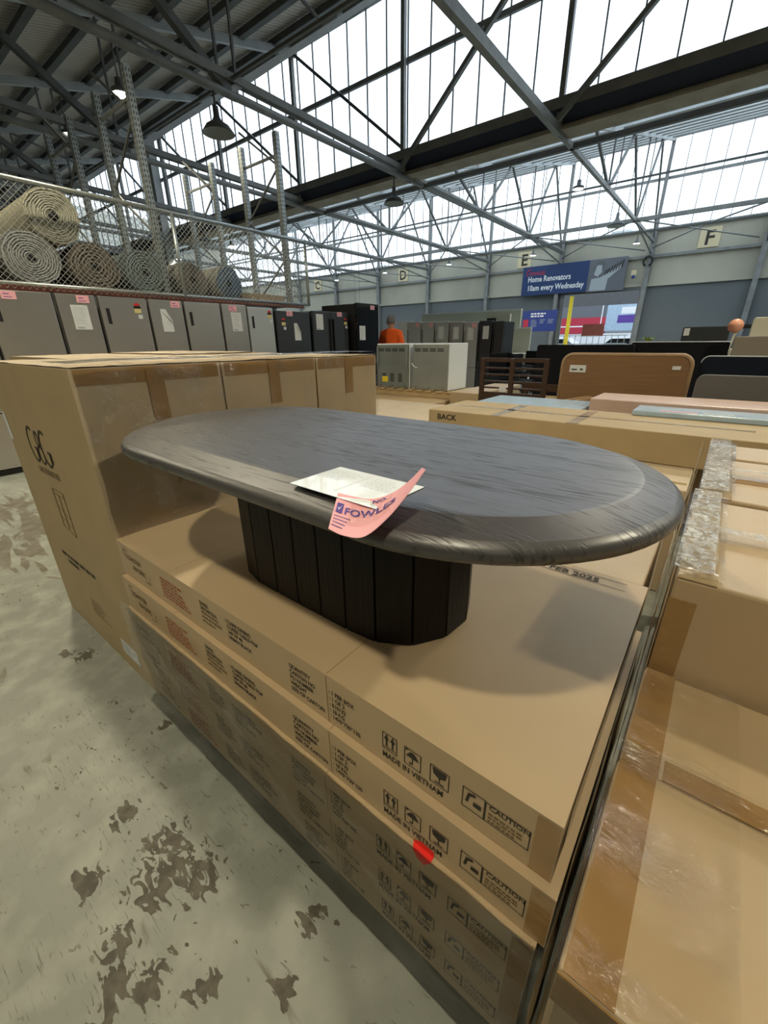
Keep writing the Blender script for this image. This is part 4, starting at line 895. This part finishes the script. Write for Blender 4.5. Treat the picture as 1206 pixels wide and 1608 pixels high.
fridge(1.765, 2.31, 1.85, 'stainless fridge with an energy label and no pink tag, third from the left', cards=[('energy', .38, 1.80)])
fridge(2.335, 2.775, 1.85, 'stainless fridge with a pink tag and a folded-over sheet', handle=None, cards=[('pink', .28, 1.84), ('fold', .13, 1.74)])
fridge(2.80, 3.335, 1.85, 'plain stainless fridge between the two tagged narrow ones', cards=())
fridge(3.36, 3.775, 1.85, 'narrow stainless fridge with a pink tag above a sheet, right of the plain one', handle=None, cards=[('pink', .12, 1.83), ('doc', .14, 1.74)])
fridge(3.80, 4.275, 1.83, 'silver fridge with a slot handle beside the charcoal ones', m='silver', cards=[('energy', .36, 1.80)])
fridge(4.33, 5.06, 1.80, 'charcoal fridge with a folded white sheet hanging low', m='charcoal', handle=None, cards=[('pink', .22, 1.80), ('energy', .10, 1.70), ('fold', .36, 1.62)])
fridge(5.13, 6.05, 1.83, 'charcoal french-door fridge with twin bar handles', m='charcoal', handle='bar', double=True, cards=[('pink', .62, 1.83), ('doc', .08, 1.78), ('energy', .80, 1.74)])
fridge(6.12, 6.78, 2.0, 'tall black glass-door cabinet, right end of the fridge row', m='gloss_black', handle=None, x=-4.28, depth=.95, cards=[('pink', .40, 1.97), ('doc', .06, 1.60)])
# second row of fridges, facing the camera
def small_fridge(x0, x1, y, z1, label, m, cards=1, grp='fridges beyond the ovens'):
    t = thing('fridge', label, 'fridge', (x0, y, 0), group=grp); w = x1-x0
    q = MB().mat(m); q.box(0, w, .06, .65, .05, z1-.01); q.mat('black'); q.box(.02, w-.02, .05, .6, 0, .05); q.build('cabinet', t)
    o = MB().mat(m).box(.004, w-.004, 0, .055, .65, z1).build('door', t, bevel=.006); MB().mat('steel_mid' if m != 'charcoal' else 'black').box(.03, .05, -.03, 0, .8, z1-.2).build('handle', o)
    MB().mat(m).box(.004, w-.004, 0, .055, .07, .64).build('freezer_drawer', t, bevel=.006)
    if cards & 1: q = MB().mat('pink'); q.box(w-.17, w-.05, -.004, -.001, z1-.13, z1-.03); q.build('price_tag', t)
    if cards & 2: q = MB().mat('paper_dull'); q.box(.12, .28, -.004, -.001, z1-.42, z1-.12); q.build('spec_sheet', t)
for i, (a, b, z, lab, m, c_) in enumerate([(-6.05, -5.95, 1.8, None, None, 0)] * 0 + [
    (-5.85, -5.38, 1.80, 'pale fridge just right of the man in orange', 'silver', 1), (-5.36, -4.95, 1.79, 'silver fridge, second right of the man in orange', 'silver', 1), (-4.93, -4.50, 1.78, 'silver fridge with a white sheet, third right of the man', 'silver', 2),
    (-4.48, -4.08, 1.76, 'silver fridge with a sheet, fourth right of the man', 'stainless', 2), (-4.06, -3.66, 1.74, 'silver fridge with a sheet, left of the black fridge', 'silver', 3), (-3.64, -3.28, 1.76, 'black fridge with a white sheet above the right oven', 'charcoal', 2), (-3.26, -2.98, 1.74, 'narrow dark grey fridge, right end of the row beyond the ovens', 'charcoal', 0)]):
    small_fridge(a, b, 10.0, z, lab, m, c_)
small_fridge(-6.6, -6.1, 10.6, 1.85, 'white fridge left of the man in orange', 'white_enamel', 1)

# ------------------------------------------------------------------ RACK, FENCE, CARPET ROLLS
def rack_frame(x, y, label, bays=True, zt=4.28):
    t = thing('pallet_rack', label, 'pallet rack frame', (x, y, 0), group='pallet rack frames')
    for dx in (0, -.9):
        q = MB().mat('galv'); q.box(dx-.045, dx+.045, -.035, -.031, 1.927, zt); q.box(dx-.045, dx-.041, -.031, .035, 1.927, zt); q.box(dx+.041, dx+.045, -.031, .035, 1.927, zt)
        q.mat('slot'); z = 1.96
        while z < zt-.05:
            q.box(dx+.0455, dx+.0465, -.022, -.012, z, z+.028); q.box(dx+.0455, dx+.0465, .012, .022, z, z+.028); q.box(dx-.03, dx-.02, -.0365, -.0355, z, z+.025); q.box(dx+.02, dx+.03, -.0365, -.0355, z, z+.025); z += .055
        q.build('post', t)
    z = 2.0; s_ = 0
    while z < zt-.3:
        q = MB().mat('steel_dark'); a, b = (0, -.9) if s_ % 2 else (-.9, 0)
        q.bar((a, 0, z), (b, 0, z+.62), .02, .026); q.build('brace', t); z += .62; s_ += 1
    q = MB().mat('steel_mid'); q.bar((-.9, 0, zt-.28), (0, 0, zt-.28), .03, .03); q.build('brace', t)
    return t
rack_frame(-4.72, 2.74, 'front rack frame rising through the carpet rolls, the widest at left')
rack_frame(-6.55, 2.72, 'rack frame behind, left of the widest galvanised post')
rack_frame(-4.72, 4.88, 'front rack frame near the right end of the wire fence')
rack_frame(-6.55, 4.90, 'rack frame behind, seen under the bell lamp')
rack_frame(-6.55, .60, 'rack frame at the far left edge of the photograph')
t = thing('rack_shelf', 'rack shelf on red beams above the fridges', 'shelf', (0, 0, 0))
q = MB().mat('beam_red'); q.box(-4.60, -4.55, .3, 5.05, 1.865, 1.925); q.build('front_beam', t); q = MB().mat('beam_red'); q.box(-5.75, -5.70, .3, 5.05, 1.865, 1.925); q.build('rear_beam', t)
q = MB().mat('steel_mid'); q.box(-7.9, -4.60, .3, 5.05, 1.90, 1.925); q.build('deck', t)
for sx in (-5.32, -7.8):
    for sy in (.5, 2.74, 4.98): MB().mat('galv').box(sx-.04, sx+.04, sy-.04, sy+.04, 0, 1.9).build('leg', t)
t = thing('wire_fence', 'chain-link fence on galvanised pipes in front of the carpet rolls', 'fence', (-4.52, 0, 0))
ZF0, ZF1, YF0, YF1 = 1.925, 2.865, -.2, 5.13
q = MB().mat('galv')
q.tube([(0, YF0, ZF1), (0, YF1, ZF1)], .022, 10); q.build('top_rail', t); q = MB().mat('galv'); q.tube([(0, YF0, ZF0), (0, YF1, ZF0)], .018, 10); q.build('bottom_rail', t)
for y in (0.6, 2.88, YF1):
    q = MB().mat('galv'); q.tube([(0, y, ZF0-.02), (0, y, ZF1+.02)], .024, 10); q.build('fence_post', t)
q = MB().mat('galv_wire'); hh = ZF1-ZF0+.06; p = .062; zb = ZF0-.05
y = YF0 - hh
while y < YF1:
    for s_ in (1, -1):
        ya, za, yb, zb2 = (y, zb, y+hh, zb+hh) if s_ == 1 else (y, zb+hh, y+hh, zb)
        # clip to the panel
        def clip(ya, za, yb, zb2):
            if ya < YF0: f = (YF0-ya)/(yb-ya); ya, za = YF0, za+(zb2-za)*f
            if yb > YF1: f = (YF1-ya)/(yb-ya); yb, zb2 = YF1, za+(zb2-za)*f
            return ya, za, yb, zb2
        if y+hh > YF0:
            a_, b_, c2, d2 = clip(ya, za, yb, zb2); q.tube([(s_*.002, a_, b_), (s_*.002, c2, d2)], .0032, 4, cap=False)
    y += p
q.build('mesh_panel', t)

def roll(y, z, r, label, body, rim, turns=7, tilt=0, x=-4.72, L=1.75, seed=0, hole=.045):
    t = thing('carpet_roll', label, 'carpet roll', (x, y, z), group='carpet rolls on the rack shelf')
    rnd = random.Random(seed); ph = rnd.uniform(0, 6)
    def rr(a): return 1 + .035*math.sin(2*a+ph) + .03*math.sin(3*a+ph*2) + .012*math.sin(7*a)
    q = MB().mat(body); n = 48; vs = []
    for k in range(n+1):
        a = 2*PI*k/n
        for xx in (-L, -.02, 0): vs.append((xx, r*rr(a)*math.cos(a)*(.985 if xx == 0 else 1), r*rr(a)*math.sin(a)*(.985 if xx == 0 else 1)))
    fs = [(k*3+j, (k+1)*3+j, (k+1)*3+j+1, k*3+j+1) for k in range(n) for j in (0, 1)]; q.add(vs, fs, True)
    q.add([(0, .985*r*rr(2*PI*k/n)*math.cos(2*PI*k/n), .985*r*rr(2*PI*k/n)*math.sin(2*PI*k/n)) for k in range(n)], [tuple(range(n))]); q.add([(-L, r*rr(2*PI*k/n)*math.cos(2*PI*k/n), r*rr(2*PI*k/n)*math.sin(2*PI*k/n)) for k in range(n)], [tuple(range(n))[::-1]])
    q.build('roll_body', t)
    q = MB().mat(rim); N = turns*32; pts = []; rad = []
    for i in range(N+1):
        f = i/N; a = f*turns*2*PI; R = hole + (r*.97-hole)*f; w = 1 + .08*noise.noise(Vector((a*.8, seed*3.1, 0))) + .05*noise.noise(Vector((a*2.7, seed, 4)))
        R *= w*(.85*rr(a)*f + (1-.85*f)); pts.append((.004+.006*noise.noise(Vector((a, 2, seed))), R*math.cos(a), R*math.sin(a))); rad.append(r*.26/turns*(.8+.3*noise.noise(Vector((a*1.3, 7, seed)))))
    q.tube(pts, rad, 5); q.build('spiral_edge', t)
    q = MB().mat('slot'); q.tube([(.002, 0, 0), (.008, 0, 0)], hole*.8, 12); q.build('core_hole', t)
    return t
roll(1.31, 2.205, .265, 'grey-white carpet roll in front at lower left with loose spiral end', 'carpet_grey', 'rim_grey', 9, seed=1)
roll(1.62, 2.64, .265, 'cream carpet roll, topmost of the pile', 'carpet_cream', 'rim_cream', 9, seed=2, hole=.06)
roll(1.92, 2.185, .255, 'dark brown carpet roll between the grey-white and the teal ones', 'carpet_brown', 'rim_brown', 6, seed=3)
roll(2.50, 2.185, .25, 'teal-grey carpet roll right of the dark brown one', 'carpet_teal', 'rim_teal', 7, seed=4)
roll(3.14, 2.15, .215, 'taupe carpet roll behind the fence post', 'carpet_taupe', 'rim_brown', 7, seed=5)
roll(3.72, 2.155, .22, 'carpet roll with a blue end at the right of the row', 'carpet_taupe', 'rim_blue', 8, seed=6)
roll(.70, 2.20, .26, 'carpet roll at the left edge, under the cream one', 'carpet_taupe', 'rim_grey', 7, seed=7)
# blue face on the blue roll
br = [o for o in bpy.data.objects if o.get('label', '').startswith('carpet roll with a blue end')][0]
q = MB().mat('carpet_blue'); q.tube([(.0, 0, 0), (.004, 0, 0)], .205, 40); q.build('blue_backing', br)
for i in range(5):
    q = MB().mat('card_kraft_shade' if i % 2 else 'card'); q.box(-5.1, -4.80, 3.98+.17*i, 4.145+.17*i, 1.93, 2.06)
    tag(q.build('carton', bevel=.004), ['leftmost', 'second', 'middle', 'fourth', 'rightmost'][i] + ' small brown carton of the row on the shelf end above the silver fridge', 'carton', 'small cartons on the rack shelf end')

# ------------------------------------------------------------------ MAN IN ORANGE
t = thing('person', 'man seen from behind in a bright orange jumper, grey hair, among the fridges', 'person', (-4.32, 7.25, 0), .15)
def skin(name, V, Eg, R, m, parent, sub=2, root=0):
    me = bpy.data.meshes.new(name); me.from_pydata(V, Eg, []); o = bpy.data.objects.new(name, me); C.objects.link(o); o.parent = parent
    md = o.modifiers.new('skin', 'SKIN'); md.use_smooth_shade = True
    if not me.skin_vertices: 
        bpy.context.view_layer.objects.active = o
    for i, r in enumerate(R):
        sv = me.skin_vertices[0].data[i]; sv.radius = r if isinstance(r, tuple) else (r, r); sv.use_root = (i == root)
    sb = o.modifiers.new('sub', 'SUBSURF'); sb.levels = sub; sb.render_levels = sub
    me.materials.append(M[m]); return o
V = [(0, 0, .98), (0, 0, 1.15), (0, .0, 1.32), (0, 0, 1.46), (0, .0, 1.55), (0, -.0, 1.64), (0, -.01, 1.74),
     (-.11, 0, .90), (-.12, .01, .50), (-.12, .02, .09), (-.13, .16, .04), (.11, 0, .90), (.12, .01, .50), (.12, .02, .09), (.13, .16, .04),
     (-.20, 0, 1.43), (-.27, .0, 1.16), (-.22, .20, 1.02), (-.20, .27, 1.00), (.20, 0, 1.43), (.27, .0, 1.16), (.22, .20, 1.02), (.20, .27, 1.00)]
Eg = [(0, 1), (1, 2), (2, 3), (3, 4), (4, 5), (5, 6), (0, 7), (7, 8), (8, 9), (9, 10), (0, 11), (11, 12), (12, 13), (13, 14), (3, 15), (15, 16), (16, 17), (17, 18), (3, 19), (19, 20), (20, 21), (21, 22)]
Rr = [(.15, .11), (.15, .11), (.17, .12), (.13, .10), .058, (.078, .092), (.07, .085), .09, .065, .045, .035, .09, .065, .045, .035, .062, .048, .035, .03, .062, .048, .035, .03]
skin('body', V, Eg, Rr, 'skin', t)
# hands with fingers
for sx in (-1, 1):
    hv = [(sx*.20, .27, 1.0), (sx*.195, .35, .99)]; he = [(0, 1)]; hr = [.03, .03]
    for k in range(4):
        b = len(hv); x0 = sx*.195 + (k-1.5)*.02; hv += [(x0, .38, .99), (x0, .41+.004*(1-abs(k-1.5)), .985), (x0, .43+.004*(1-abs(k-1.5)), .965)]; he += [(1, b), (b, b+1), (b+1, b+2)]; hr += [.010, .009, .008]
    b = len(hv); hv += [(sx*.195-sx*.035, .31, .99), (sx*.195-sx*.055, .35, .975)]; he += [(0, b), (b, b+1)]; hr += [.012, .009]
    skin('hand', hv, he, hr, 'skin', t, 1)
V2 = [(0, 0, .94), (0, 0, 1.10), (0, .0, 1.30), (0, 0, 1.48), (0, .0, 1.575), (-.19, 0, 1.47), (-.275, .0, 1.18), (-.225, .20, 1.03), (.19, 0, 1.47), (.275, .0, 1.18), (.225, .20, 1.03)]
skin('jumper', V2, [(0, 1), (1, 2), (2, 3), (3, 4), (3, 5), (5, 6), (6, 7), (3, 8), (8, 9), (9, 10)], [(.20, .15), (.21, .155), (.23, .16), (.19, .14), .075, .088, .072, .05, .088, .072, .05], 'orange', t, root=1)
V3 = [(0, 0, .98), (-.11, 0, .88), (-.12, .01, .50), (-.12, .02, .12), (.11, 0, .88), (.12, .01, .50), (.12, .02, .12)]
skin('trousers', V3, [(0, 1), (1, 2), (2, 3), (0, 4), (4, 5), (5, 6)], [(.175, .13), .115, .085, .065, .115, .085, .065], 'navy_cloth', t)
q = MB().mat('hair'); q.grid(lambda a, b: Vector((0, -.012, 1.715)) + Vector((.094*math.cos(2*PI*a)*math.sin(b*2.0), (.108*math.sin(2*PI*a)*math.sin(b*(2.0 if math.sin(2*PI*a) < .3 else 1.2))), .118*math.cos(b*2.0 if math.sin(2*PI*a) < .3 else b*1.2))), 24, 10); q.build('hair', t)
for sx in (-1, 1):
    q = MB().mat('skin'); q.lathe([(0, -.03), (.014, -.015), (.016, .01), (0, .03)], (sx*.094, .0, 1.67), 8); q.build('ear', t)
q = MB().mat('skin'); q.add([(-.016, .085, 1.64), (.016, .085, 1.64), (0, .085, 1.69), (0, .115, 1.645)], [(0, 1, 3), (1, 2, 3), (2, 0, 3), (0, 2, 1)]); q.build('nose', t)
q = MB().mat('red'); q.box(-.022, .022, .083, .088, 1.612, 1.617); q.build('mouth', t)
for sx in (-1, 1): q = MB().mat('black'); q.lathe([(0, -.008), (.009, 0), (0, .008)], (sx*.032, .083, 1.69), 8); q.build('eye', t)
for sx in (-1, 1): q = MB().mat('black'); q.box(sx*.13-.05, sx*.13+.05, -.07, .22, 0, .09); q.build('shoe', t, bevel=.02)

# ------------------------------------------------------------------ HEADBOARDS AND BED PARTS
def headboard(x0, x1, y, z0, z1, label, m, edge=None, th=.06, r=.09, rz=0, piping=False):
    t = thing('headboard', label, 'headboard', (x0, y, 0)); w = x1-x0
    def outl(i, rr):
        o = [(i, z0), (w-i, z0)]
        for k in range(9): a = PI/2*k/8; o.append((w-i-rr+rr*math.cos(a), z1-i-rr+rr*math.sin(a)))
        for k in range(9): a = PI/2+PI/2*k/8; o.append((i+rr+rr*math.cos(a), z1-i-rr+rr*math.sin(a)))
        return o
    def ext(q, o, ya, yb):
        n = len(o); q.add([(a, ya, b) for a, b in o]+[(a, yb, b) for a, b in o], [tuple(range(n)), tuple(range(2*n-1, n-1, -1))]+[(i, n+i, n+(i+1) % n, (i+1) % n) for i in range(n)])
    q = MB().mat(m); ext(q, outl(.0 if not edge else .02, r), 0, th*.8); q.build('panel', t, bevel=.008 if not edge else 0)
    if edge:
        q = MB().mat(edge); o = outl(0.006, r)[1:]; q.tube([(a, th*.3, b) for a, b in o+[(0.006, z0)]], .022, 8); q.build('edge_frame', t)
    if piping:
        q = MB().mat('piping_pale'); o = outl(0.0, r)[2:]; q.tube([(a, th*.4, b) for a, b in o], .008, 6); q.build('piping', t)
    q = MB().mat('brown_wood'); q.box(.05, .11, .01, th, 0, z0); q.box(w-.11, w-.05, .01, th, 0, z0); q.build('leg', t) if z0 > .05 else None
    return t
h = headboard(.02, 1.24, 4.75, .45, 1.17, 'brown wood-grain headboard with rounded corners and two white stickers', 'oak', 'oak_edge', .07, .10)
q = MB().mat('paper_dull'); q.box(.09, .26, -.004, 0, .98, 1.055); q.mat('ink'); q.quad((.11, -.005, 1.0), (.06, 0, 0), (0, 0, .015)); q.quad((.20, -.005, 1.0), (.03, 0, 0), (0, 0, .02)); q.build('sticker', h)
q = MB().mat('paper_dull'); q.box(1.06, 1.13, -.004, 0, 1.03, 1.065); q.build('sticker', h)
headboard(1.30, 2.9, 4.85, .3, 1.155, 'dark navy upholstered headboard right of the brown one', 'fab_navy', None, .07, .06, piping=True)
headboard(1.32, 2.9, 4.2, .2, 1.03, 'mid-grey upholstered headboard in front of the navy one', 'fab_grey', None, .08, .06)
headboard(-.86, .46, 6.4, .3, 1.245, 'black upholstered headboard behind the slatted bed end', 'fab_black', None, .08, .03)
headboard(.40, 1.47, 6.5, .3, 1.27, 'black headboard with pale top piping, behind the brown headboard', 'fab_black', None, .08, .02, piping=True)
headboard(.86, 1.42, 7.6, .3, 1.47, 'charcoal panel headboard with a white paper in its corner', 'charcoal', None, .05, .02)
q = MB().mat('paper_dull'); q.box(.88, .95, 7.585, 7.59, 1.35, 1.45); tag(q.build('paper_label'), 'white paper stuck to the corner of the charcoal panel', 'label')
headboard(1.50, 2.8, 5.6, .3, 1.33, 'taupe headboard at the right edge', 'taupe', None, .10, .02)
headboard(1.62, 2.8, 6.3, .3, 1.53, 'cream board standing behind the taupe headboard', 'cream', None, .05, .03)
q = MB().mat('cream'); q.box(1.48, 1.62, 5.95, 6.25, .0, 1.20); tag(q.build('bedside_block', bevel=.01), 'cream block between the black and taupe headboards', 'furniture')
t = thing('slatted_bed_end', 'dark brown slatted bed end right of the ovens', 'bed end', (-1.17, 5.15, 0))
for x in (0, .42, .86): MB().mat('brown_wood').box(x, x+.06, -.02, .03, .0 if x != .42 else .55, 1.095).build('post', t, bevel=.006)
for i, z in enumerate((1.05, .96, .875, .79, .705)): MB().mat('brown_wood').box(.0, .92, -.012, .018, z, z+(.05 if i == 0 else .022)).build('slat', t)
MB().mat('brown_wood').box(.0, .92, -.012, .018, .55, .66).build('rail', t)
q = MB().mat('paper_dull'); q.box(.30, .40, -.024, -.021, .67, .73); q.build('label', t)
q = MB().mat('brown_wood'); q.box(-.85, .35, 5.9, 5.95, .62, .72); q.box(-.82, -.76, 5.9, 5.95, 0, .62); q.box(.26, .32, 5.9, 5.95, 0, .62); tag(q.build('bed_rail'), 'low dark brown bed rail behind the slatted bed end', 'bed rail')
t = thing('slatted_bed', 'pale slatted bed base lying between the bed end and the brown headboard', 'bed', (-.3, 5.0, .55))
for i in range(7): MB().mat('pallet').box(-.6, .9, .1+i*.12, .16+i*.12, 0, .02).build('slat', t)
MB().mat('pallet').box(-.6, -.55, .05, .95, -.05, 0).build('side_rail', t)
q = MB().mat('oak_edge'); q.bar((.05, 3.9, .70), (.42, 4.55, .74), .05, .03); q.bar((.15, 3.9, .70), (.50, 4.55, .74), .05, .03); tag(q.build('timber_rails'), 'two loose pale timber rails in front of the brown headboard', 'timber')
t = thing('disc_stool', 'round salmon-pink disc on a black arm beside the far column', 'lamp', (1.47, 7.2, 0))
q = MB().mat('salmon'); q.tube([(0, -.02, 1.46), (0, .02, 1.46)], .085, 24); q.build('disc', t); q = MB().mat('black'); q.bar((.08, .02, 1.45), (.26, .02, 1.45), .05, .05); q.bar((.22, .02, .5), (.22, .02, 1.47), .04, .04); q.build('arm', t); q = MB().mat('cream'); q.bar((-.02, .03, 1.1), (.02, .03, 1.4), .06, .03); q.box(-.1, .3, -.1, .1, .0, .5); q.build('base', t)
t = thing('potted_plant', 'small bright green plant on the black headboards', 'plant', (.52, 7.0, 1.20))
q = MB().mat('leaf')
for i in range(14):
    a = i*2.4; q.add([(0, 0, .06), (.05*math.cos(a)-.012, .05*math.sin(a), .12), (.10*math.cos(a), .10*math.sin(a), .13+.03*math.sin(i)), (.05*math.cos(a)+.012, .05*math.sin(a), .12)], [(0, 1, 2, 3)])
q.build('leaves', t); q = MB().mat('salmon'); q.lathe([(0, -.02), (.035, -.02), (.045, .06), (0, .06)], n=14); q.build('pot', t)
q = MB().mat('taupe'); q.box(.2, .95, 6.8, 7.3, .0, 1.18); tag(q.build('cabinet', bevel=.01), 'low cabinet under the small green plant', 'cabinet')

# ------------------------------------------------------------------ PARTITIONS, CHAIRS, DESKS
for x0, x1, y, z, lab in ((-8.0, -4.15, 14, 2.2, 'tall cream partition wall beyond the second row of fridges'), (-5.0, -3.4, 13.0, 1.62, 'lower cream partition in front of the blue notice banner')):
    t = thing('partition', lab, 'partition', (0, 0, 0)); q = MB().mat('partition'); q.box(x0, x1, y, y+.08, 0, z); q.build('panel', t); q = MB().mat('sign_white'); q.box(x0, x1, y-.005, y+.085, z, z+.04); q.build('cap', t)
q = MB().mat('gloss_black'); q.box(-4.85, -4.55, 12.98, 13.0, 1.75, 1.95); q.mat('partition'); q.box(-4.9, -4.1, 13.0, 13.1, 1.62, 2.05); tag(q.build('display_unit'), 'cream unit with a small black screen above the office chairs', 'display unit')
t0 = thing('office_chair', 'x', 'chair'); 
q = MB().mat('fab_black'); q.box(-.24, .24, -.24, .24, .44, .52); q.build('seat', t0, bevel=.03); q = MB().mat('fab_black'); q.box(-.19, .19, .20, .26, .60, 1.04); q.build('backrest', t0, bevel=.03)
q = MB().mat('black'); q.tube([(0, 0, .1), (0, 0, .44)], .03, 8); q.build('post', t0); q = MB().mat('black'); q.bar((0, .2, .48), (0, .25, .65), .04, .04)
for i in range(5): a = i*2*PI/5; q.bar((0, 0, .12), (.30*math.cos(a), .30*math.sin(a), .06), .04, .03); q.tube([(.30*math.cos(a), .30*math.sin(a)-.02, .03), (.30*math.cos(a), .30*math.sin(a)+.02, .03)], .03, 8)
q.build('star_base', t0)
q = MB().mat('black')
for sx in (-1, 1):
    q = MB().mat('black'); q.bar((sx*.26, -.05, .50), (sx*.26, -.05, .70), .03, .03); q.bar((sx*.26, -.18, .70), (sx*.26, .12, .70), .05, .03); q.build('armrest', t0)
cp = [(-2.6, 9.0), (-1.9, 8.8), (-2.55, 9.8), (-1.75, 9.6), (-2.5, 10.6), (-1.7, 10.4), (-3.3, 11.4), (-2.6, 11.5), (-1.9, 11.3)]
for i, (x, y) in enumerate(cp):
    if i == 0: o = t0; o.location = (x, y, .0); o.rotation_euler = (0, 0, .5)
    else: o = dup(t0, (x, y, .0), rz=i*1.3)
    tag(o, 'black office chair beyond the slatted bed end, ' + ['nearest row, left one', 'nearest row, right one', 'second row, left one', 'second row, right one', 'third row, left one', 'third row, right one', 'rear row, left one', 'rear row, middle one', 'rear row, right one'][i], 'chair', 'black office chairs in the distance')
for i, (x, y) in enumerate(((-.8, 10.6), (-3.2, 12.4), (-1.6, 12.3))):
    t = thing('desk', ['pale desk behind the office chairs, nearest', 'pale desk behind the office chairs, far left', 'pale desk behind the office chairs, far right'][i], 'desk', (x, y, 0), group='desks behind the office chairs')
    MB().mat('partition').box(-.5, .5, -.3, .3, .9, .94).build('tabletop', t)
    for sx in (-.45, .45):
        for sy in (-.25, .25): MB().mat('steel_light').box(sx-.02, sx+.02, sy-.02, sy+.02, 0, .9).build('leg', t)
